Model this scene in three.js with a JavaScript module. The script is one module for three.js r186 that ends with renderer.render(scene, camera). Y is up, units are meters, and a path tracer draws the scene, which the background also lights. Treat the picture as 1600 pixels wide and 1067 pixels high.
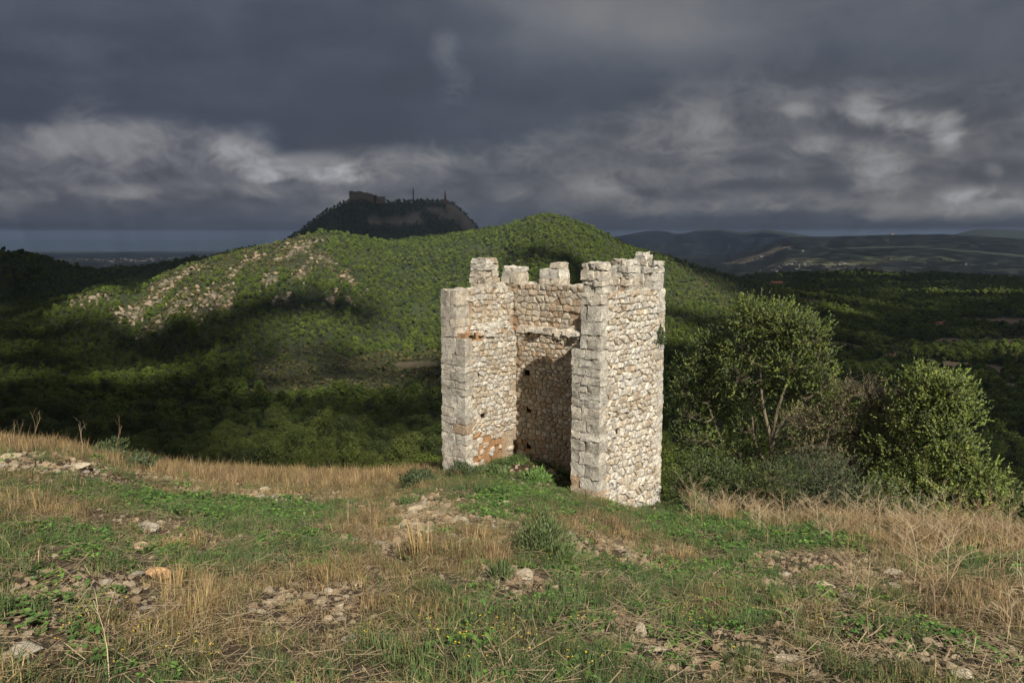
import * as THREE from 'three';
import { mergeGeometries, toCreasedNormals } from 'three/addons/utils/BufferGeometryUtils.js';
import { ImprovedNoise } from 'three/addons/math/ImprovedNoise.js';
import { Brush, Evaluator, SUBTRACTION } from 'three-bvh-csg';

// ------------------------------------------------------------------ camera, sky, sun, exposure
const FOCAL = 1256, PITCH = Math.atan(158.5 / FOCAL);           // lens of the photograph, in its own pixels; eye at the origin
const scene = new THREE.Scene();
const camera = new THREE.PerspectiveCamera(2 * Math.atan(533.5 / FOCAL) * 180 / Math.PI, 1600 / 1067, 0.1, 60000);
camera.rotation.x = -PITCH;
scene.add(camera);
const renderer = new THREE.WebGLRenderer({ antialias: true });
renderer.toneMapping = THREE.LinearToneMapping;
renderer.toneMappingExposure = 1.34;
renderer.shadowMap.enabled = true;
scene.fog = new THREE.FogExp2(new THREE.Color().setRGB(0.48, 0.66, 1.0), 7.5e-5);

const SUN_EL = 38 * Math.PI / 180;
const SUN = new THREE.Vector3(0.342, 0, 0.94).normalize().multiplyScalar(Math.cos(SUN_EL)); SUN.y = Math.sin(SUN_EL);
const sun = new THREE.DirectionalLight(new THREE.Color().setRGB(1, 0.92, 0.79), 5);
sun.position.copy(SUN).multiplyScalar(200);
sun.castShadow = true;
sun.shadow.mapSize.set(4096, 4096);
Object.assign(sun.shadow.camera, { left: -60, right: 60, top: 60, bottom: -60, near: 1, far: 500 });
scene.add(sun, sun.target);

// ------------------------------------------------------------------ small tools
function rng(seed) { let a = seed >>> 0; return () => { a = (a + 0x6d2b79f5) | 0; let t = Math.imul(a ^ (a >>> 15), 1 | a); t = (t + Math.imul(t ^ (t >>> 7), 61 | t)) ^ t; return ((t ^ (t >>> 14)) >>> 0) / 4294967296; }; }
const perlin = new ImprovedNoise();
const n3 = (x, y, z) => perlin.noise(x, y, z);
function fbm(x, y, z, oct = 4) { let s = 0, a = 1, f = 1, t = 0; for (let i = 0; i < oct; i++) { s += a * perlin.noise(x * f + i * 17.3, y * f + i * 5.1, z * f + i * 9.7); t += a; a *= 0.5; f *= 2.03; } return s / t; }
const clamp = (x, a, b) => Math.min(b, Math.max(a, x)), lerp = (a, b, t) => a + (b - a) * t;
const smooth = (a, b, x) => { const t = clamp((x - a) / (b - a), 0, 1); return t * t * (3 - 2 * t); };
function poly(list, x) {   // smooth interpolation through [x, y] pairs
  const n = list.length;
  if (x <= list[0][0]) return list[0][1];
  if (x >= list[n - 1][0]) return list[n - 1][1];
  let i = 0; while (list[i + 1][0] < x) i++;
  const [x1, y1] = list[i], [x2, y2] = list[i + 1], t = (x - x1) / (x2 - x1);
  const m1 = i > 0 ? (y2 - list[i - 1][1]) / (x2 - list[i - 1][0]) * (x2 - x1) : y2 - y1, m2 = i < n - 2 ? (list[i + 2][1] - y1) / (list[i + 2][0] - x1) * (x2 - x1) : y2 - y1;
  const t2 = t * t, t3 = t2 * t;
  return (2 * t3 - 3 * t2 + 1) * y1 + (t3 - 2 * t2 + t) * m1 + (3 * t2 - 2 * t3) * y2 + (t3 - t2) * m2;
}
function ray(px, py) { const a = (px - 800) / FOCAL, b = (py - 533.5) / FOCAL, s = Math.sin(PITCH), c = Math.cos(PITCH); return new THREE.Vector3(a, -s - b * c, -c + b * s); }
function project(p) { const s = Math.sin(PITCH), c = Math.cos(PITCH), f = -p.z * c - p.y * s, u = p.y * c - p.z * s; return [800 + FOCAL * p.x / f, 533.5 - FOCAL * u / f, f]; }
const tanDown = (py) => Math.tan(PITCH + Math.atan((py - 533.5) / FOCAL));
const names = new Map();
function numbered(name) { const n = names.get(name) || 0; names.set(name, n + 1); return n ? name + '_' + String(n).padStart(3, '0') : name; }
function tag(o, label, category, group, kind) { const u = {}; if (label) u.label = label; if (category) u.category = category; if (group) u.group = group; if (kind) u.kind = kind; o.userData = u; return o; }
function mesh(name, geo, mat, parent = scene) { const m = new THREE.Mesh(geo, mat); m.name = parent === scene ? numbered(name) : name; m.castShadow = m.receiveShadow = true; parent.add(m); return m; }
function base(name, pos, turn = 0) { const g = new THREE.Group(); g.name = numbered(name); g.position.set(pos.x, pos.y, pos.z); g.rotation.y = turn; scene.add(g); return g; }
const col = (r, g, b) => new THREE.Color().setRGB(r, g, b);
class Tris {   // collects triangles with normals, colours and uv
  constructor() { this.p = []; this.n = []; this.c = []; this.u = []; }
  v(p, n, c, u, v) { this.p.push(p.x, p.y, p.z); this.n.push(n.x, n.y, n.z); this.c.push(c[0], c[1], c[2]); this.u.push(u, v); }
  // a leaf: a front and a back half a hair apart, each with a normal on its own side, leaning to the way n that the foliage faces
  leaf(pts, n, colors, gap, soft = 0.8) {
    const g = pts[1].clone().sub(pts[0]).cross(pts[2].clone().sub(pts[0])).normalize();
    for (const s of [1, -1]) { const N = g.clone().multiplyScalar(s).addScaledVector(n, soft).normalize(), q = pts.map((p) => p.clone().addScaledVector(g, s * gap)); for (let i = 1; i + 1 < q.length; i++) for (const j of s > 0 ? [0, i, i + 1] : [0, i + 1, i]) this.v(q[j], N, colors[j] || colors[0], j & 1, j >> 1); }
  }
  quad(a, b, c, d, n, k, gap = 0.0006) { this.leaf([a, b, c, d], n, [k], gap); }
  geo() {
    const g = new THREE.BufferGeometry();
    g.setAttribute('position', new THREE.Float32BufferAttribute(this.p, 3)); g.setAttribute('normal', new THREE.Float32BufferAttribute(this.n, 3));
    g.setAttribute('color', new THREE.Float32BufferAttribute(this.c, 3)); g.setAttribute('uv', new THREE.Float32BufferAttribute(this.u, 2));
    return g;
  }
}
const V = (x, y, z) => new THREE.Vector3(x, y, z);
function periodic(seed) {   // tiling value noise: f(x, y, period)
  const r = rng(seed), t = new Float32Array(65536); for (let i = 0; i < 65536; i++) t[i] = r();
  const at = (x, y, P) => t[((((y % P) + P) % P) * 157 + (((x % P) + P) % P) * 13 + P * 7) & 65535];
  const one = (x, y, P) => { const ix = Math.floor(x), iy = Math.floor(y), fx = x - ix, fy = y - iy, sx = fx * fx * (3 - 2 * fx), sy = fy * fy * (3 - 2 * fy); return lerp(lerp(at(ix, iy, P), at(ix + 1, iy, P), sx), lerp(at(ix, iy + 1, P), at(ix + 1, iy + 1, P), sx), sy); };
  return (u, v, P, oct = 4) => { let s = 0, a = 1, w = 0; for (let i = 0; i < oct; i++) { s += a * one(u * P, v * P, P); w += a; a *= 0.55; P *= 2; } return s / w; };
}
function texture(size, fn, srgb) {   // fn(u, v) -> [r, g, b] 0..1
  const data = new Uint8Array(size * size * 4);
  for (let y = 0; y < size; y++) for (let x = 0; x < size; x++) { const c = fn(x / size, y / size), o = (y * size + x) * 4; for (let k = 0; k < 3; k++) data[o + k] = clamp(Math.round(c[k] * 255), 0, 255); data[o + 3] = 255; }
  const t = new THREE.DataTexture(data, size, size); t.wrapS = t.wrapT = THREE.RepeatWrapping; t.magFilter = THREE.LinearFilter; t.minFilter = THREE.LinearMipmapLinearFilter; t.needsUpdate = true;
  if (srgb) t.colorSpace = THREE.SRGBColorSpace;
  return t;
}

// ------------------------------------------------------------------ the sky: storm clouds, computed
{
  const w = 4096, h = w / 2, data = new Float32Array(w * h * 4);
  const edge = [[-600, 200], [-100, 215], [60, 212], [130, 186], [220, 192], [300, 208], [420, 236], [520, 226], [620, 228], [740, 238], [840, 226], [920, 206], [1000, 178], [1100, 152], [1200, 138], [1330, 132], [1450, 148], [1600, 152], [1900, 170], [2400, 195]];
  // bright rifts and sunlit cumulus: x, y, half width, half height, strength
  const blobs = [[475, 262, 62, 15, 0.17], [386, 226, 38, 20, 0.075], [300, 232, 80, 26, 0.02], [180, 226, 80, 28, 0.01], [300, 300, 150, 9, 0.035], [60, 250, 70, 40, 0.02], [640, 244, 60, 14, 0.035],
    [700, 92, 18, 36, 0.04], [722, 124, 18, 18, 0.035], [1338, 168, 26, 15, 0.11], [1382, 186, 42, 13, 0.09], [1470, 200, 17, 22, 0.10], [1448, 190, 34, 16, 0.05], [1246, 160, 18, 9, 0.05], [1350, 258, 52, 26, 0.085], [1275, 226, 34, 14, 0.07],
    [1545, 268, 11, 11, 0.10], [1050, 322, 50, 13, 0.085], [1150, 318, 42, 16, 0.085], [1235, 312, 50, 12, 0.075], [1400, 322, 70, 12, 0.05], [1530, 310, 60, 18, 0.07], [1500, 300, 30, 8, 0.06], [1060, 200, 60, 30, 0.04], [960, 260, 80, 30, 0.03], [880, 300, 90, 22, 0.03], [1170, 268, 40, 10, 0.05],
    [930, 10, 190, 60, 0.045], [1080, 60, 120, 50, 0.025], [870, 60, 90, 60, 0.02], [110, 90, 70, 30, 0.018], [1590, 300, 60, 20, 0.05]];
  for (let row = 0; row < h; row++) {
    const el = ((row + 0.5) / h - 0.5) * Math.PI, y = Math.sin(el);
    for (let c = 0; c < w; c++) {
      const round = ((c + 0.5) / w - 0.5) * 2 * Math.PI, x = Math.cos(round) * Math.cos(el), z = Math.sin(round) * Math.cos(el);
      let az = Math.atan2(x, -z);
      const k = Math.cos(clamp(az, -0.8, 0.8));
      const sx = Math.abs(az) < 0.8 ? 800 + 1266 * Math.tan(az) : 800 + Math.sign(az) * (1266 * Math.tan(0.8) + (Math.abs(az) - 0.8) * 1266);
      let sy = 533.5 + FOCAL * Math.tan(clamp(-Math.atan(Math.tan(el) / k) - PITCH, -1.3, 1.3));
      const o = (row * w + c) * 4; data[o + 3] = 1;
      if (el < -0.02) { data[o] = 0.05; data[o + 1] = 0.055; data[o + 2] = 0.065; continue; }
      // cloud texture: heaps folded by themselves, lit from above where they thin out upwards
      const flat = 1 / (y + 0.25), qx = x * 2.4 * flat, qz = z * 2.4 * flat, qy = y * 8;
      const wx = fbm(qx, qy, qz, 3), wy = fbm(qx + 31, qy + 7, qz - 11, 3), big = fbm(qx * 0.7 + wx * 0.8, qy * 0.9 + wy * 0.4, qz * 0.7 + 40, 4);
      const heap = (lift) => { const Y = (y + lift) * 14 + wy * 0.5, X = x * 10 + wx * 0.5, Zz = z * 10 + wy * 0.4; let s = 0, a = 1, f = 1, sum = 0; for (let q = 0; q < 6; q++) { s += a * (q < 2 ? n3(X * f, Y * f, Zz * f + q * 4) * 1.1 : 0.36 - Math.abs(n3(X * f + q * 9.1, Y * f + q * 3.3, Zz * f)) * 1.15); sum += a; a *= 0.66; f *= 2.03; } return s / sum; };
      const d0 = heap(0), d1 = heap(0.010), lit = clamp(0.36 + d0 * 1.5 + (d0 - d1) * 0.7, 0, 1), cov = smooth(-0.22, 0.3, d0 + big * 0.6);
      const soft = smooth(800, 1150, sx), e = poly(edge, sx) + wx * 24 - d0 * lerp(40, 22, soft);
      const inFrame = smooth(2300, 1900, sx) * smooth(-700, -300, sx);
      const up = smooth(e + 20 + 30 * soft, e - 30 - 40 * soft, sy);                                        // the heavy upper deck
      const deck = lerp(0.080, 0.058, smooth(-30, 120, sy)) * (1 + 0.5 * big + 0.13 * d0 + 0.16 * (lit - 0.4)) + 0.018 * smooth(500, 1000, sx) * smooth(-60, 60, 120 - sy);
      const under = smooth(352, 300, sy - d0 * 26);                                 // the brighter band below it
      const band = 0.078 + (0.105 * lit * lerp(0.5, 1, cov) + 0.015 * cov + 0.04 * big) * lerp(0.6, 0.95, smooth(900, 350, sx));
      let L = lerp(lerp(0.083 * (1 + 0.10 * big), band, under), deck, up);
      let warm = under * (1 - up);
      if (inFrame > 0) {
        const bx = sx + wx * 26 + d1 * 26, by = sy + wy * 18 - d0 * 22;
        let add = 0;
        for (const b of blobs) { const dx = (bx - b[0]) / b[2], dy = (by - b[1]) / b[3], q = dx * dx + dy * dy; if (q > 9) continue; add += b[2] > 85 && b[1] < 140 ? b[4] * Math.exp(-q * 0.9) * (0.75 + 0.25 * big) : b[4] * smooth(2.3, -0.1, q * 0.62 - d0 * 1.3 - (d0 - d1) * 1.2) * (0.55 + 0.55 * lit) * Math.exp(-q * 0.25); }
        L += add * inFrame * 1.45;
      }
      L *= 0.95; L = 0.5 * (L + 0.052 + Math.sqrt((L - 0.052) ** 2 + 0.00012));
      const blue = clamp((0.16 - L) / 0.1, 0, 1) * (1 - 0.45 * warm);
      data[o] = L * lerp(0.965, 0.82, blue); data[o + 1] = L * lerp(0.985, 0.945, blue); data[o + 2] = L * lerp(1.01, 1.25, blue) * lerp(1, 1.05, smooth(900, 200, sx));
    }
  }
  const t = new THREE.DataTexture(data, w, h, THREE.RGBAFormat, THREE.FloatType);
  t.mapping = THREE.EquirectangularReflectionMapping; t.magFilter = THREE.LinearFilter; t.needsUpdate = true;
  scene.background = t; scene.environment = t;
}

// ------------------------------------------------------------------ the land: one height function (metres below and above the eye)
const DIST = [60, 110, 160, 220, 290, 380, 480, 600, 720, 850, 1000, 1200, 1500, 2000, 2700, 3700, 5000, 60000];
const LAND = [   // heights along bearings, named by where they cross the horizon of the photograph
  [-300, [-22, -41, -52, -54, -52, -66, -80, -86, -86, -84, -84, -76, -50, -110, -190, -200, -200, -200]],
  [0, [-23, -41, -52, -53, -50, -68, -84, -88, -85, -84, -84, -76, -50, -110, -190, -200, -200, -200]],
  [200, [-23, -42, -53, -55, -66, -82, -88, -88, -78, -56, -46, -80, -60, -130, -200, -200, -200, -200]],
  [400, [-23, -41, -53, -59, -66, -76, -83, -86, -70, -22, -14, -60, -85, -110, -190, -200, -200, -200]],
  [600, [-23, -41, -53, -59, -67, -77, -85, -84, -72, -36, -4, -40, -70, -110, -190, -200, -200, -200]],
  [800, [-23, -41, -53, -60, -68, -77, -82, -78, -62, -32, 14, -12, -80, -150, -200, -200, -200, -200]],
  [1000, [-23, -41, -54, -62, -70, -77, -80, -77, -69, -52, -14, -60, -130, -170, -190, -200, -200, -200]],
  [1200, [-24, -41, -54, -64, -73, -80, -83, -84, -80, -74, -64, -66, -98, -102, -114, -200, -200, -200]],
  [1400, [-24, -39, -50, -60, -69, -77, -82, -86, -88, -88, -88, -87, -88, -98, -112, -200, -200, -200]],
  [1600, [-24, -38, -48, -60, -69, -77, -84, -88, -88, -87, -86, -86, -86, -94, -114, -200, -200, -200]],
  [1900, [-24, -40, -52, -62, -70, -78, -84, -88, -88, -87, -86, -86, -88, -100, -130, -200, -200, -200]],
];
const LOGD = DIST.map(Math.log);
const RIDGES = [   // distance, skyline in the photograph, trees on it, slopes before and behind, roundness
  { d: (U) => 880 + clamp(U - 400, -300, 700) * 0.25, lo: 60, hi: 1290, line: [[0, 505], [60, 492], [100, 474], [150, 451], [180, 455], [205, 461], [235, 440], [262, 426], [330, 405], [420, 384], [470, 371], [510, 364], [560, 372], [620, 382], [700, 384], [760, 370], [820, 345], [850, 338], [880, 343], [920, 356], [1000, 395], [1040, 407], [1100, 420], [1180, 445], [1300, 472]], front: 0.30, back: 0.32, round: 26 },
  { d: () => 1900, lo: 380, hi: 800, line: [[380, 420], [430, 386], [460, 367], [500, 338], [540, 317], [560, 314], [600, 316], [640, 315], [700, 317], [715, 324], [735, 343], [748, 361], [758, 390], [790, 440]], front: 0.62, back: 0.5, round: 14 },
  { d: () => 1450, lo: -900, hi: 480, line: [[-900, 400], [-300, 390], [-100, 389], [0, 396], [40, 399], [75, 408], [110, 418], [150, 425], [180, 424], [210, 420], [250, 415], [300, 407], [350, 412], [480, 450]], front: 0.24, back: 0.3, round: 30 },
  { d: () => 8000, lo: 1040, hi: 2600, line: [[1040, 412], [1120, 402], [1180, 387], [1230, 372], [1300, 369], [1400, 367], [1470, 366], [1530, 369], [1600, 373], [1800, 378], [2600, 395]], front: 0.075, back: 0.1, round: 200 },
  { d: () => 13500, lo: 900, hi: 2600, line: [[900, 385], [950, 374], [1000, 363], [1030, 360], [1060, 365], [1090, 360], [1125, 357], [1160, 362], [1190, 360], [1230, 364], [1300, 371], [1480, 368], [1520, 360], [1560, 358], [1620, 361], [1800, 364], [2600, 380]], front: 0.14, back: 0.2, round: 200 },
];
const CREST_D = [[-500, 22], [0, 20], [130, 20], [300, 21], [450, 22], [600, 22.5], [700, 23.2], [850, 24], [930, 21.5], [1035, 20.5], [1150, 18], [1300, 16], [1450, 15], [1600, 14], [1900, 12]];
const CREST_Y = [[-500, 690], [0, 702], [130, 721], [300, 742], [450, 748], [600, 750], [690, 733], [850, 738], [930, 763], [1035, 790], [1150, 806], [1300, 821], [1450, 831], [1600, 850], [1900, 895]];
function columnAt(d) {   // heights of all columns at one distance
  const l = Math.log(clamp(d, 60, 59000)); let i = 0; while (LOGD[i + 1] < l) i++;
  const t = (l - LOGD[i]) / (LOGD[i + 1] - LOGD[i]), s = (k, j) => LAND[k][1][clamp(j, 0, DIST.length - 1)];
  return (k) => { const a = s(k, i - 1), b = s(k, i), c = s(k, i + 1), e = s(k, i + 2), m1 = (c - a) / 2, m2 = (e - b) / 2, t2 = t * t, t3 = t2 * t; return (2 * t3 - 3 * t2 + 1) * b + (t3 - 2 * t2 + t) * m1 + (3 * t2 - 2 * t3) * c + (t3 - t2) * m2; };
}
const bearing = (az) => Math.abs(az) < 1 ? 800 + 1266 * Math.tan(az) : 800 + Math.sign(az) * (1266 * Math.tan(1) + (Math.abs(az) - 1) * 2000);
function landAt(U, d) {
  const at = columnAt(d), u = clamp(U, -300, 1900); let i = 0; while (i < LAND.length - 2 && LAND[i + 1][0] < u) i++;
  const t = smooth(0, 1, (u - LAND[i][0]) / (LAND[i + 1][0] - LAND[i][0]));
  return lerp(at(i), at(i + 1), lerp((u - LAND[i][0]) / (LAND[i + 1][0] - LAND[i][0]), t, 0.5));
}
const TOWER = { x: -1.8902, z: -21.27, base: -6.6, turn: -40 * Math.PI / 180, c: Math.cos(40 * Math.PI / 180), s: Math.sin(40 * Math.PI / 180) };
const towerLocal = (x, z) => { const dx = x - TOWER.x, dz = z - TOWER.z; return [dx * TOWER.c + dz * TOWER.s, dx * TOWER.s - dz * TOWER.c]; };   // u to the right, v to the back
function H(x, z) {
  const d = Math.hypot(x, z), az = Math.atan2(x, -z), U = bearing(az);
  let far = landAt(U, Math.max(d, 60));
  const behind = smooth(1.2, 3.0, Math.abs(az));
  if (behind > 0) far = lerp(far, (landAt(-300, Math.max(d, 60)) + landAt(1900, Math.max(d, 60))) / 2, behind);
  if (d > 60) {
    const amp = Math.min(5, (d - 60) * 0.006);
    far += amp * fbm(x * 0.012, 3.3, z * 0.012, 4) * 1.3 + (d > 2600 ? 12 : 0) * smooth(2600, 5000, d) * n3(x * 0.0011, 8.1, z * 0.0011) * smooth(30000, 9000, d);
    if (U > 1050 && d > 1700 && d < 3700) far += smooth(1700, 2300, d) * smooth(3700, 2900, d) * smooth(1050, 1150, U) * 30 * fbm(x * 0.0022, 9, z * 0.0022, 3);
    for (const r of RIDGES) {
      if (U < r.lo || U > r.hi || Math.abs(az) > 1.2) continue;
      const D = r.d(U); if (d < D * 0.5 || d > D * 2.2) continue;
      const peaks = D > 5000 ? (D > 10000 ? 55 : 16) * fbm(U * 0.012, D, 2, 4) : 0, crest = peaks - tanDown(poly(r.line, U)) * Math.cos(az) * D, off = d - D, a = Math.abs(off), fall = Math.sqrt(a * a + r.round * r.round) - r.round;
      const gully = D > 5000 ? 0 : Math.min(1, a / (D * 0.12)) * (D * 0.010) * (Math.abs(n3(U * D * 2.2e-5 + 4.2 + fbm(x * 0.006, 1, z * 0.006, 2) * 0.6, D * 0.01, d * 0.0012)) * 2 - 0.5);
      const h = crest - fall * (off < 0 ? r.front : r.back) - gully, k = D * 0.006;
      const m = Math.max(far, h); far = m + k * Math.exp(-Math.abs(far - h) / k) * 0.35 * Math.min(1, a / (D * 0.05));
    }
    return far;
  }
  const px = 800 + (U - 800) * 0.963, rc = poly(CREST_D, px), hc = -tanDown(poly(CREST_Y, px)) * Math.cos(clamp(az, -0.7, 0.7)) * rc, slope = (hc + 1.65) / rc;
  let h;
  if (d <= rc) h = -1.65 + slope * d;
  else { const t = smooth(rc, 60, d); h = lerp(hc + slope * (d - rc) - 0.02 * (d - rc) * (d - rc) * (1 - t), far - 0.42 * (d - 60) * (1 - 0), t * t * 0.4 + t * 0.6); }
  const near = smooth(60, 40, d);
  h += near * (0.11 * fbm(x * 0.35, 0.7, z * 0.35, 3) + 0.045 * fbm(x * 1.7, 2.7, z * 1.7, 3)) * smooth(0.5, 4, d);
  const [u, v] = towerLocal(x, z);
  h += 0.52 * Math.exp(-((u - 1.7) ** 2 + (v - 1.5) ** 2) / 1.7) - 0.15 * Math.exp(-((u - 5.2) ** 2 + (v - 1) ** 2) / 1.5);
  const pl = ((az + 0.46) * 19) ** 2 + (d - 18) ** 2;   // low bank of rubble at the left
  return h + 0.25 * Math.exp(-((az + 0.52) ** 2) / 0.004 - ((d - 17) ** 2) / 6) + 0 * pl;
}
function hit(px, py, from = 3, to = 40000) {   // where the line of sight through that point of the photograph meets the land
  const r = ray(px, py), L = Math.hypot(r.x, r.z); let a = from, b = from;
  for (; b < to; b *= 1.01) { if (r.y / L * b < H(r.x / L * b, r.z / L * b)) break; a = b; }
  for (let i = 0; i < 24; i++) { const m = (a + b) / 2; if (r.y / L * m < H(r.x / L * m, r.z / L * m)) b = m; else a = m; }
  const x = r.x / L * b, z = r.z / L * b; return V(x, H(x, z), z);
}
function near(px, py) { return hit(px, py, 3, 59); }
function spot(px, d) { const az = Math.atan((px - 800) / 1250), x = Math.sin(az) * d, z = -Math.cos(az) * d; return V(x, H(x, z), z); }

// ------------------------------------------------------------------ materials
const pn = periodic(11);
const speckle = texture(512, (u, v) => { const a = 0.62 + 0.38 * (pn(u, v, 24, 4)) + 0.25 * (pn(v, u, 96, 2) - 0.5); return [a, a, a]; });
const lumps = texture(512, (u, v) => { const a = pn(u, v, 32, 3); return [a, a, a]; });
speckle.repeat.set(1, 1);
const landMat = new THREE.MeshStandardMaterial({ vertexColors: true, map: speckle, bumpMap: lumps, bumpScale: 3, roughness: 1 });
const soilTex = texture(1024, (u, v) => {
  const a = pn(u, v, 16, 6), b = pn(v, u, 64, 4), s = smooth(0.60, 0.68, pn(u + 0.3, v, 128, 2)) * smooth(0.4, 0.6, a), k = 0.55 + 0.7 * a * b * 2;
  return [lerp(k, 1.5, s * 0.5) * 0.66, lerp(k * 0.96, 1.4, s * 0.5) * 0.66, lerp(k * 0.9, 1.25, s * 0.5) * 0.66];
});
const soilBump = texture(1024, (u, v) => { const a = 0.5 * pn(u, v, 24, 5) + 0.5 * pn(v, u, 110, 3); return [a, a, a]; });
const groundMat = new THREE.MeshStandardMaterial({ vertexColors: true, map: soilTex, bumpMap: soilBump, bumpScale: 0.12, roughness: 1 });
const stoneTex = texture(1024, (u, v) => {
  const a = pn(u, v, 8, 6), b = pn(v, u, 40, 4), pit = smooth(0.66, 0.76, pn(u, v + 0.4, 70, 2)), lichen = smooth(0.53, 0.66, pn(v + 0.2, u, 14, 5)), white = smooth(0.6, 0.72, pn(u + 0.7, v, 22, 4));
  let k = 0.55 + 0.42 * a + 0.28 * (b - 0.5); k = lerp(k, k * 0.36, pit * 0.8); k = lerp(k, k * 0.66, lichen * 0.75); k = lerp(k, 1.0, white * 0.5);
  return [k, k * lerp(0.99, 1.0, lichen), k * lerp(0.955, 1.03, lichen)];
});
const stoneBump = texture(1024, (u, v) => { const a = 0.55 * pn(u, v, 10, 6) + 0.3 * pn(v, u, 46, 4) + 0.15 - 0.35 * smooth(0.62, 0.78, pn(u, v + 0.4, 70, 2)); return [a, a, a]; });
const stoneMat = new THREE.MeshStandardMaterial({ vertexColors: true, map: stoneTex, bumpMap: stoneBump, bumpScale: 0.035, roughness: 0.95 });
const mortarTex = texture(1024, (u, v) => { const a = pn(u, v, 10, 6), b = pn(v, u, 60, 4), g = smooth(0.62, 0.72, pn(u + 0.1, v, 90, 2)); const k = 0.5 + 0.55 * a + 0.4 * (b - 0.5); return [lerp(k, 1, g * 0.4), lerp(k * 0.98, 0.97, g * 0.4), lerp(k * 0.94, 0.9, g * 0.4)]; });
const mortarMat = new THREE.MeshStandardMaterial({ vertexColors: true, map: mortarTex, bumpMap: stoneBump, bumpScale: 0.05, roughness: 1 });
const leafMat = new THREE.MeshStandardMaterial({ vertexColors: true, roughness: 0.62 });
const needleMat = new THREE.MeshStandardMaterial({ vertexColors: true, roughness: 0.9 });
const grassMat = new THREE.MeshStandardMaterial({ vertexColors: true, roughness: 0.85 });
const barkMat = new THREE.MeshStandardMaterial({ color: col(0.27, 0.225, 0.15), map: speckle, bumpMap: lumps, bumpScale: 0.02, roughness: 0.95 });
const barkDark = new THREE.MeshStandardMaterial({ color: col(0.10, 0.075, 0.05), roughness: 1 });
const stalkMat = new THREE.MeshStandardMaterial({ color: col(0.50, 0.38, 0.215), roughness: 0.9 });
const rockMat = new THREE.MeshStandardMaterial({ vertexColors: true, map: mortarTex, bumpMap: stoneBump, bumpScale: 0.03, roughness: 1 });

// ------------------------------------------------------------------ land: what grows or lies where
// bare rock on the ridge: point in the photograph, half width in its pixels
const ROCKS = [[205, 497, 20], [225, 478, 24], [248, 458, 20], [290, 468, 24], [332, 462, 26], [350, 478, 16], [420, 384, 24], [455, 394, 22], [482, 384, 14], [502, 400, 18], [250, 503, 20], [540, 432, 14], [420, 440, 14], [152, 470, 15], [128, 466, 12], [520, 466, 12], [395, 405, 12], [300, 420, 12], [370, 420, 12], [545, 470, 8], [470, 430, 14], [440, 470, 12], [270, 440, 14]]
  .map(([px, py, r]) => { const p = hit(px, py, 560, 1300), d = Math.hypot(p.x, p.z); return { x: p.x, z: p.z, w: r * d / FOCAL, d }; });
function rocky(x, z) { let m = 0; for (const r of ROCKS) { const dx = x - r.x, dz = z - r.z; if (Math.abs(dx) > 90 || Math.abs(dz) > 130) continue; const q = Math.hypot(dx / r.w, dz / (r.w * 2.2)); m = Math.max(m, 1.25 - q * 0.75); } return m > 0 ? m + 0.6 * fbm(x * 0.03, 4, z * 0.03, 3) : 0; }
const FIELDS = [   // bearing, distance, half width, half depth (m), colour
  [1350, 690, 40, 26, [0.30, 0.17, 0.11]], [1392, 330, 17, 16, [0.34, 0.16, 0.09]], [1590, 345, 22, 10, [0.30, 0.15, 0.09]], [1300, 1010, 40, 30, [0.17, 0.12, 0.075]],
  [1520, 640, 60, 24, [0.25, 0.19, 0.12]], [1580, 800, 60, 34, [0.28, 0.20, 0.13]], [1460, 760, 26, 14, [0.26, 0.21, 0.13]], [1640, 1000, 80, 50, [0.22, 0.15, 0.11]], [1660, 560, 30, 16, [0.33, 0.27, 0.18]],
  [1185, 6800, 260, 260, [0.30, 0.25, 0.17]], [1320, 5400, 260, 160, [0.16, 0.17, 0.08]], [1250, 5600, 200, 160, [0.2, 0.19, 0.11]], [1420, 5600, 300, 200, [0.12, 0.14, 0.07]], [1190, 760, 16, 10, [0.20, 0.17, 0.10]], [1060, 640, 30, 8, [0.26, 0.2, 0.13]], [645, 545, 14, 16, [0.16, 0.13, 0.07]],
  [1395, 235, 8, 8, [0.32, 0.16, 0.09]], [1180, 190, 6, 5, [0.34, 0.2, 0.12]]];
function field(x, z, U, d) { for (const f of FIELDS) { const a = Math.atan((f[0] - 800) / 1266), dt = x * Math.cos(a) + z * Math.sin(a), dr = x * Math.sin(a) - z * Math.cos(a) - f[1], q = Math.hypot(dt / f[2], dr / f[3]) + 0.4 * n3(x * 5 / f[2] * 0.4, 1, z * 5 / f[2] * 0.4); if (q < 1) return f[4]; } return null; }
function scrubby(U, d, x, z) {   // 0 forest, 1 open scrub
  const a = smooth(330, 420, U) * smooth(760, 680, U) * smooth(385, 430, d) * smooth(640, 560, d);
  const b = smooth(1000, 1040, U) * smooth(1230, 1140, U) * smooth(560, 620, d) * smooth(1100, 980, d);
  const c = smooth(560, 480, U) * smooth(180, 260, U) * smooth(740, 780, d) * smooth(1000, 900, d) * 0.75;
  const e = smooth(1480, 1600, U) * smooth(400, 600, d) * smooth(1500, 1000, d) * 0.6;
  return clamp(Math.max(a, b * 0.45, c, e) + 0.5 * fbm(x * 0.01, 2, z * 0.01, 3), 0, 1);
}
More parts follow.
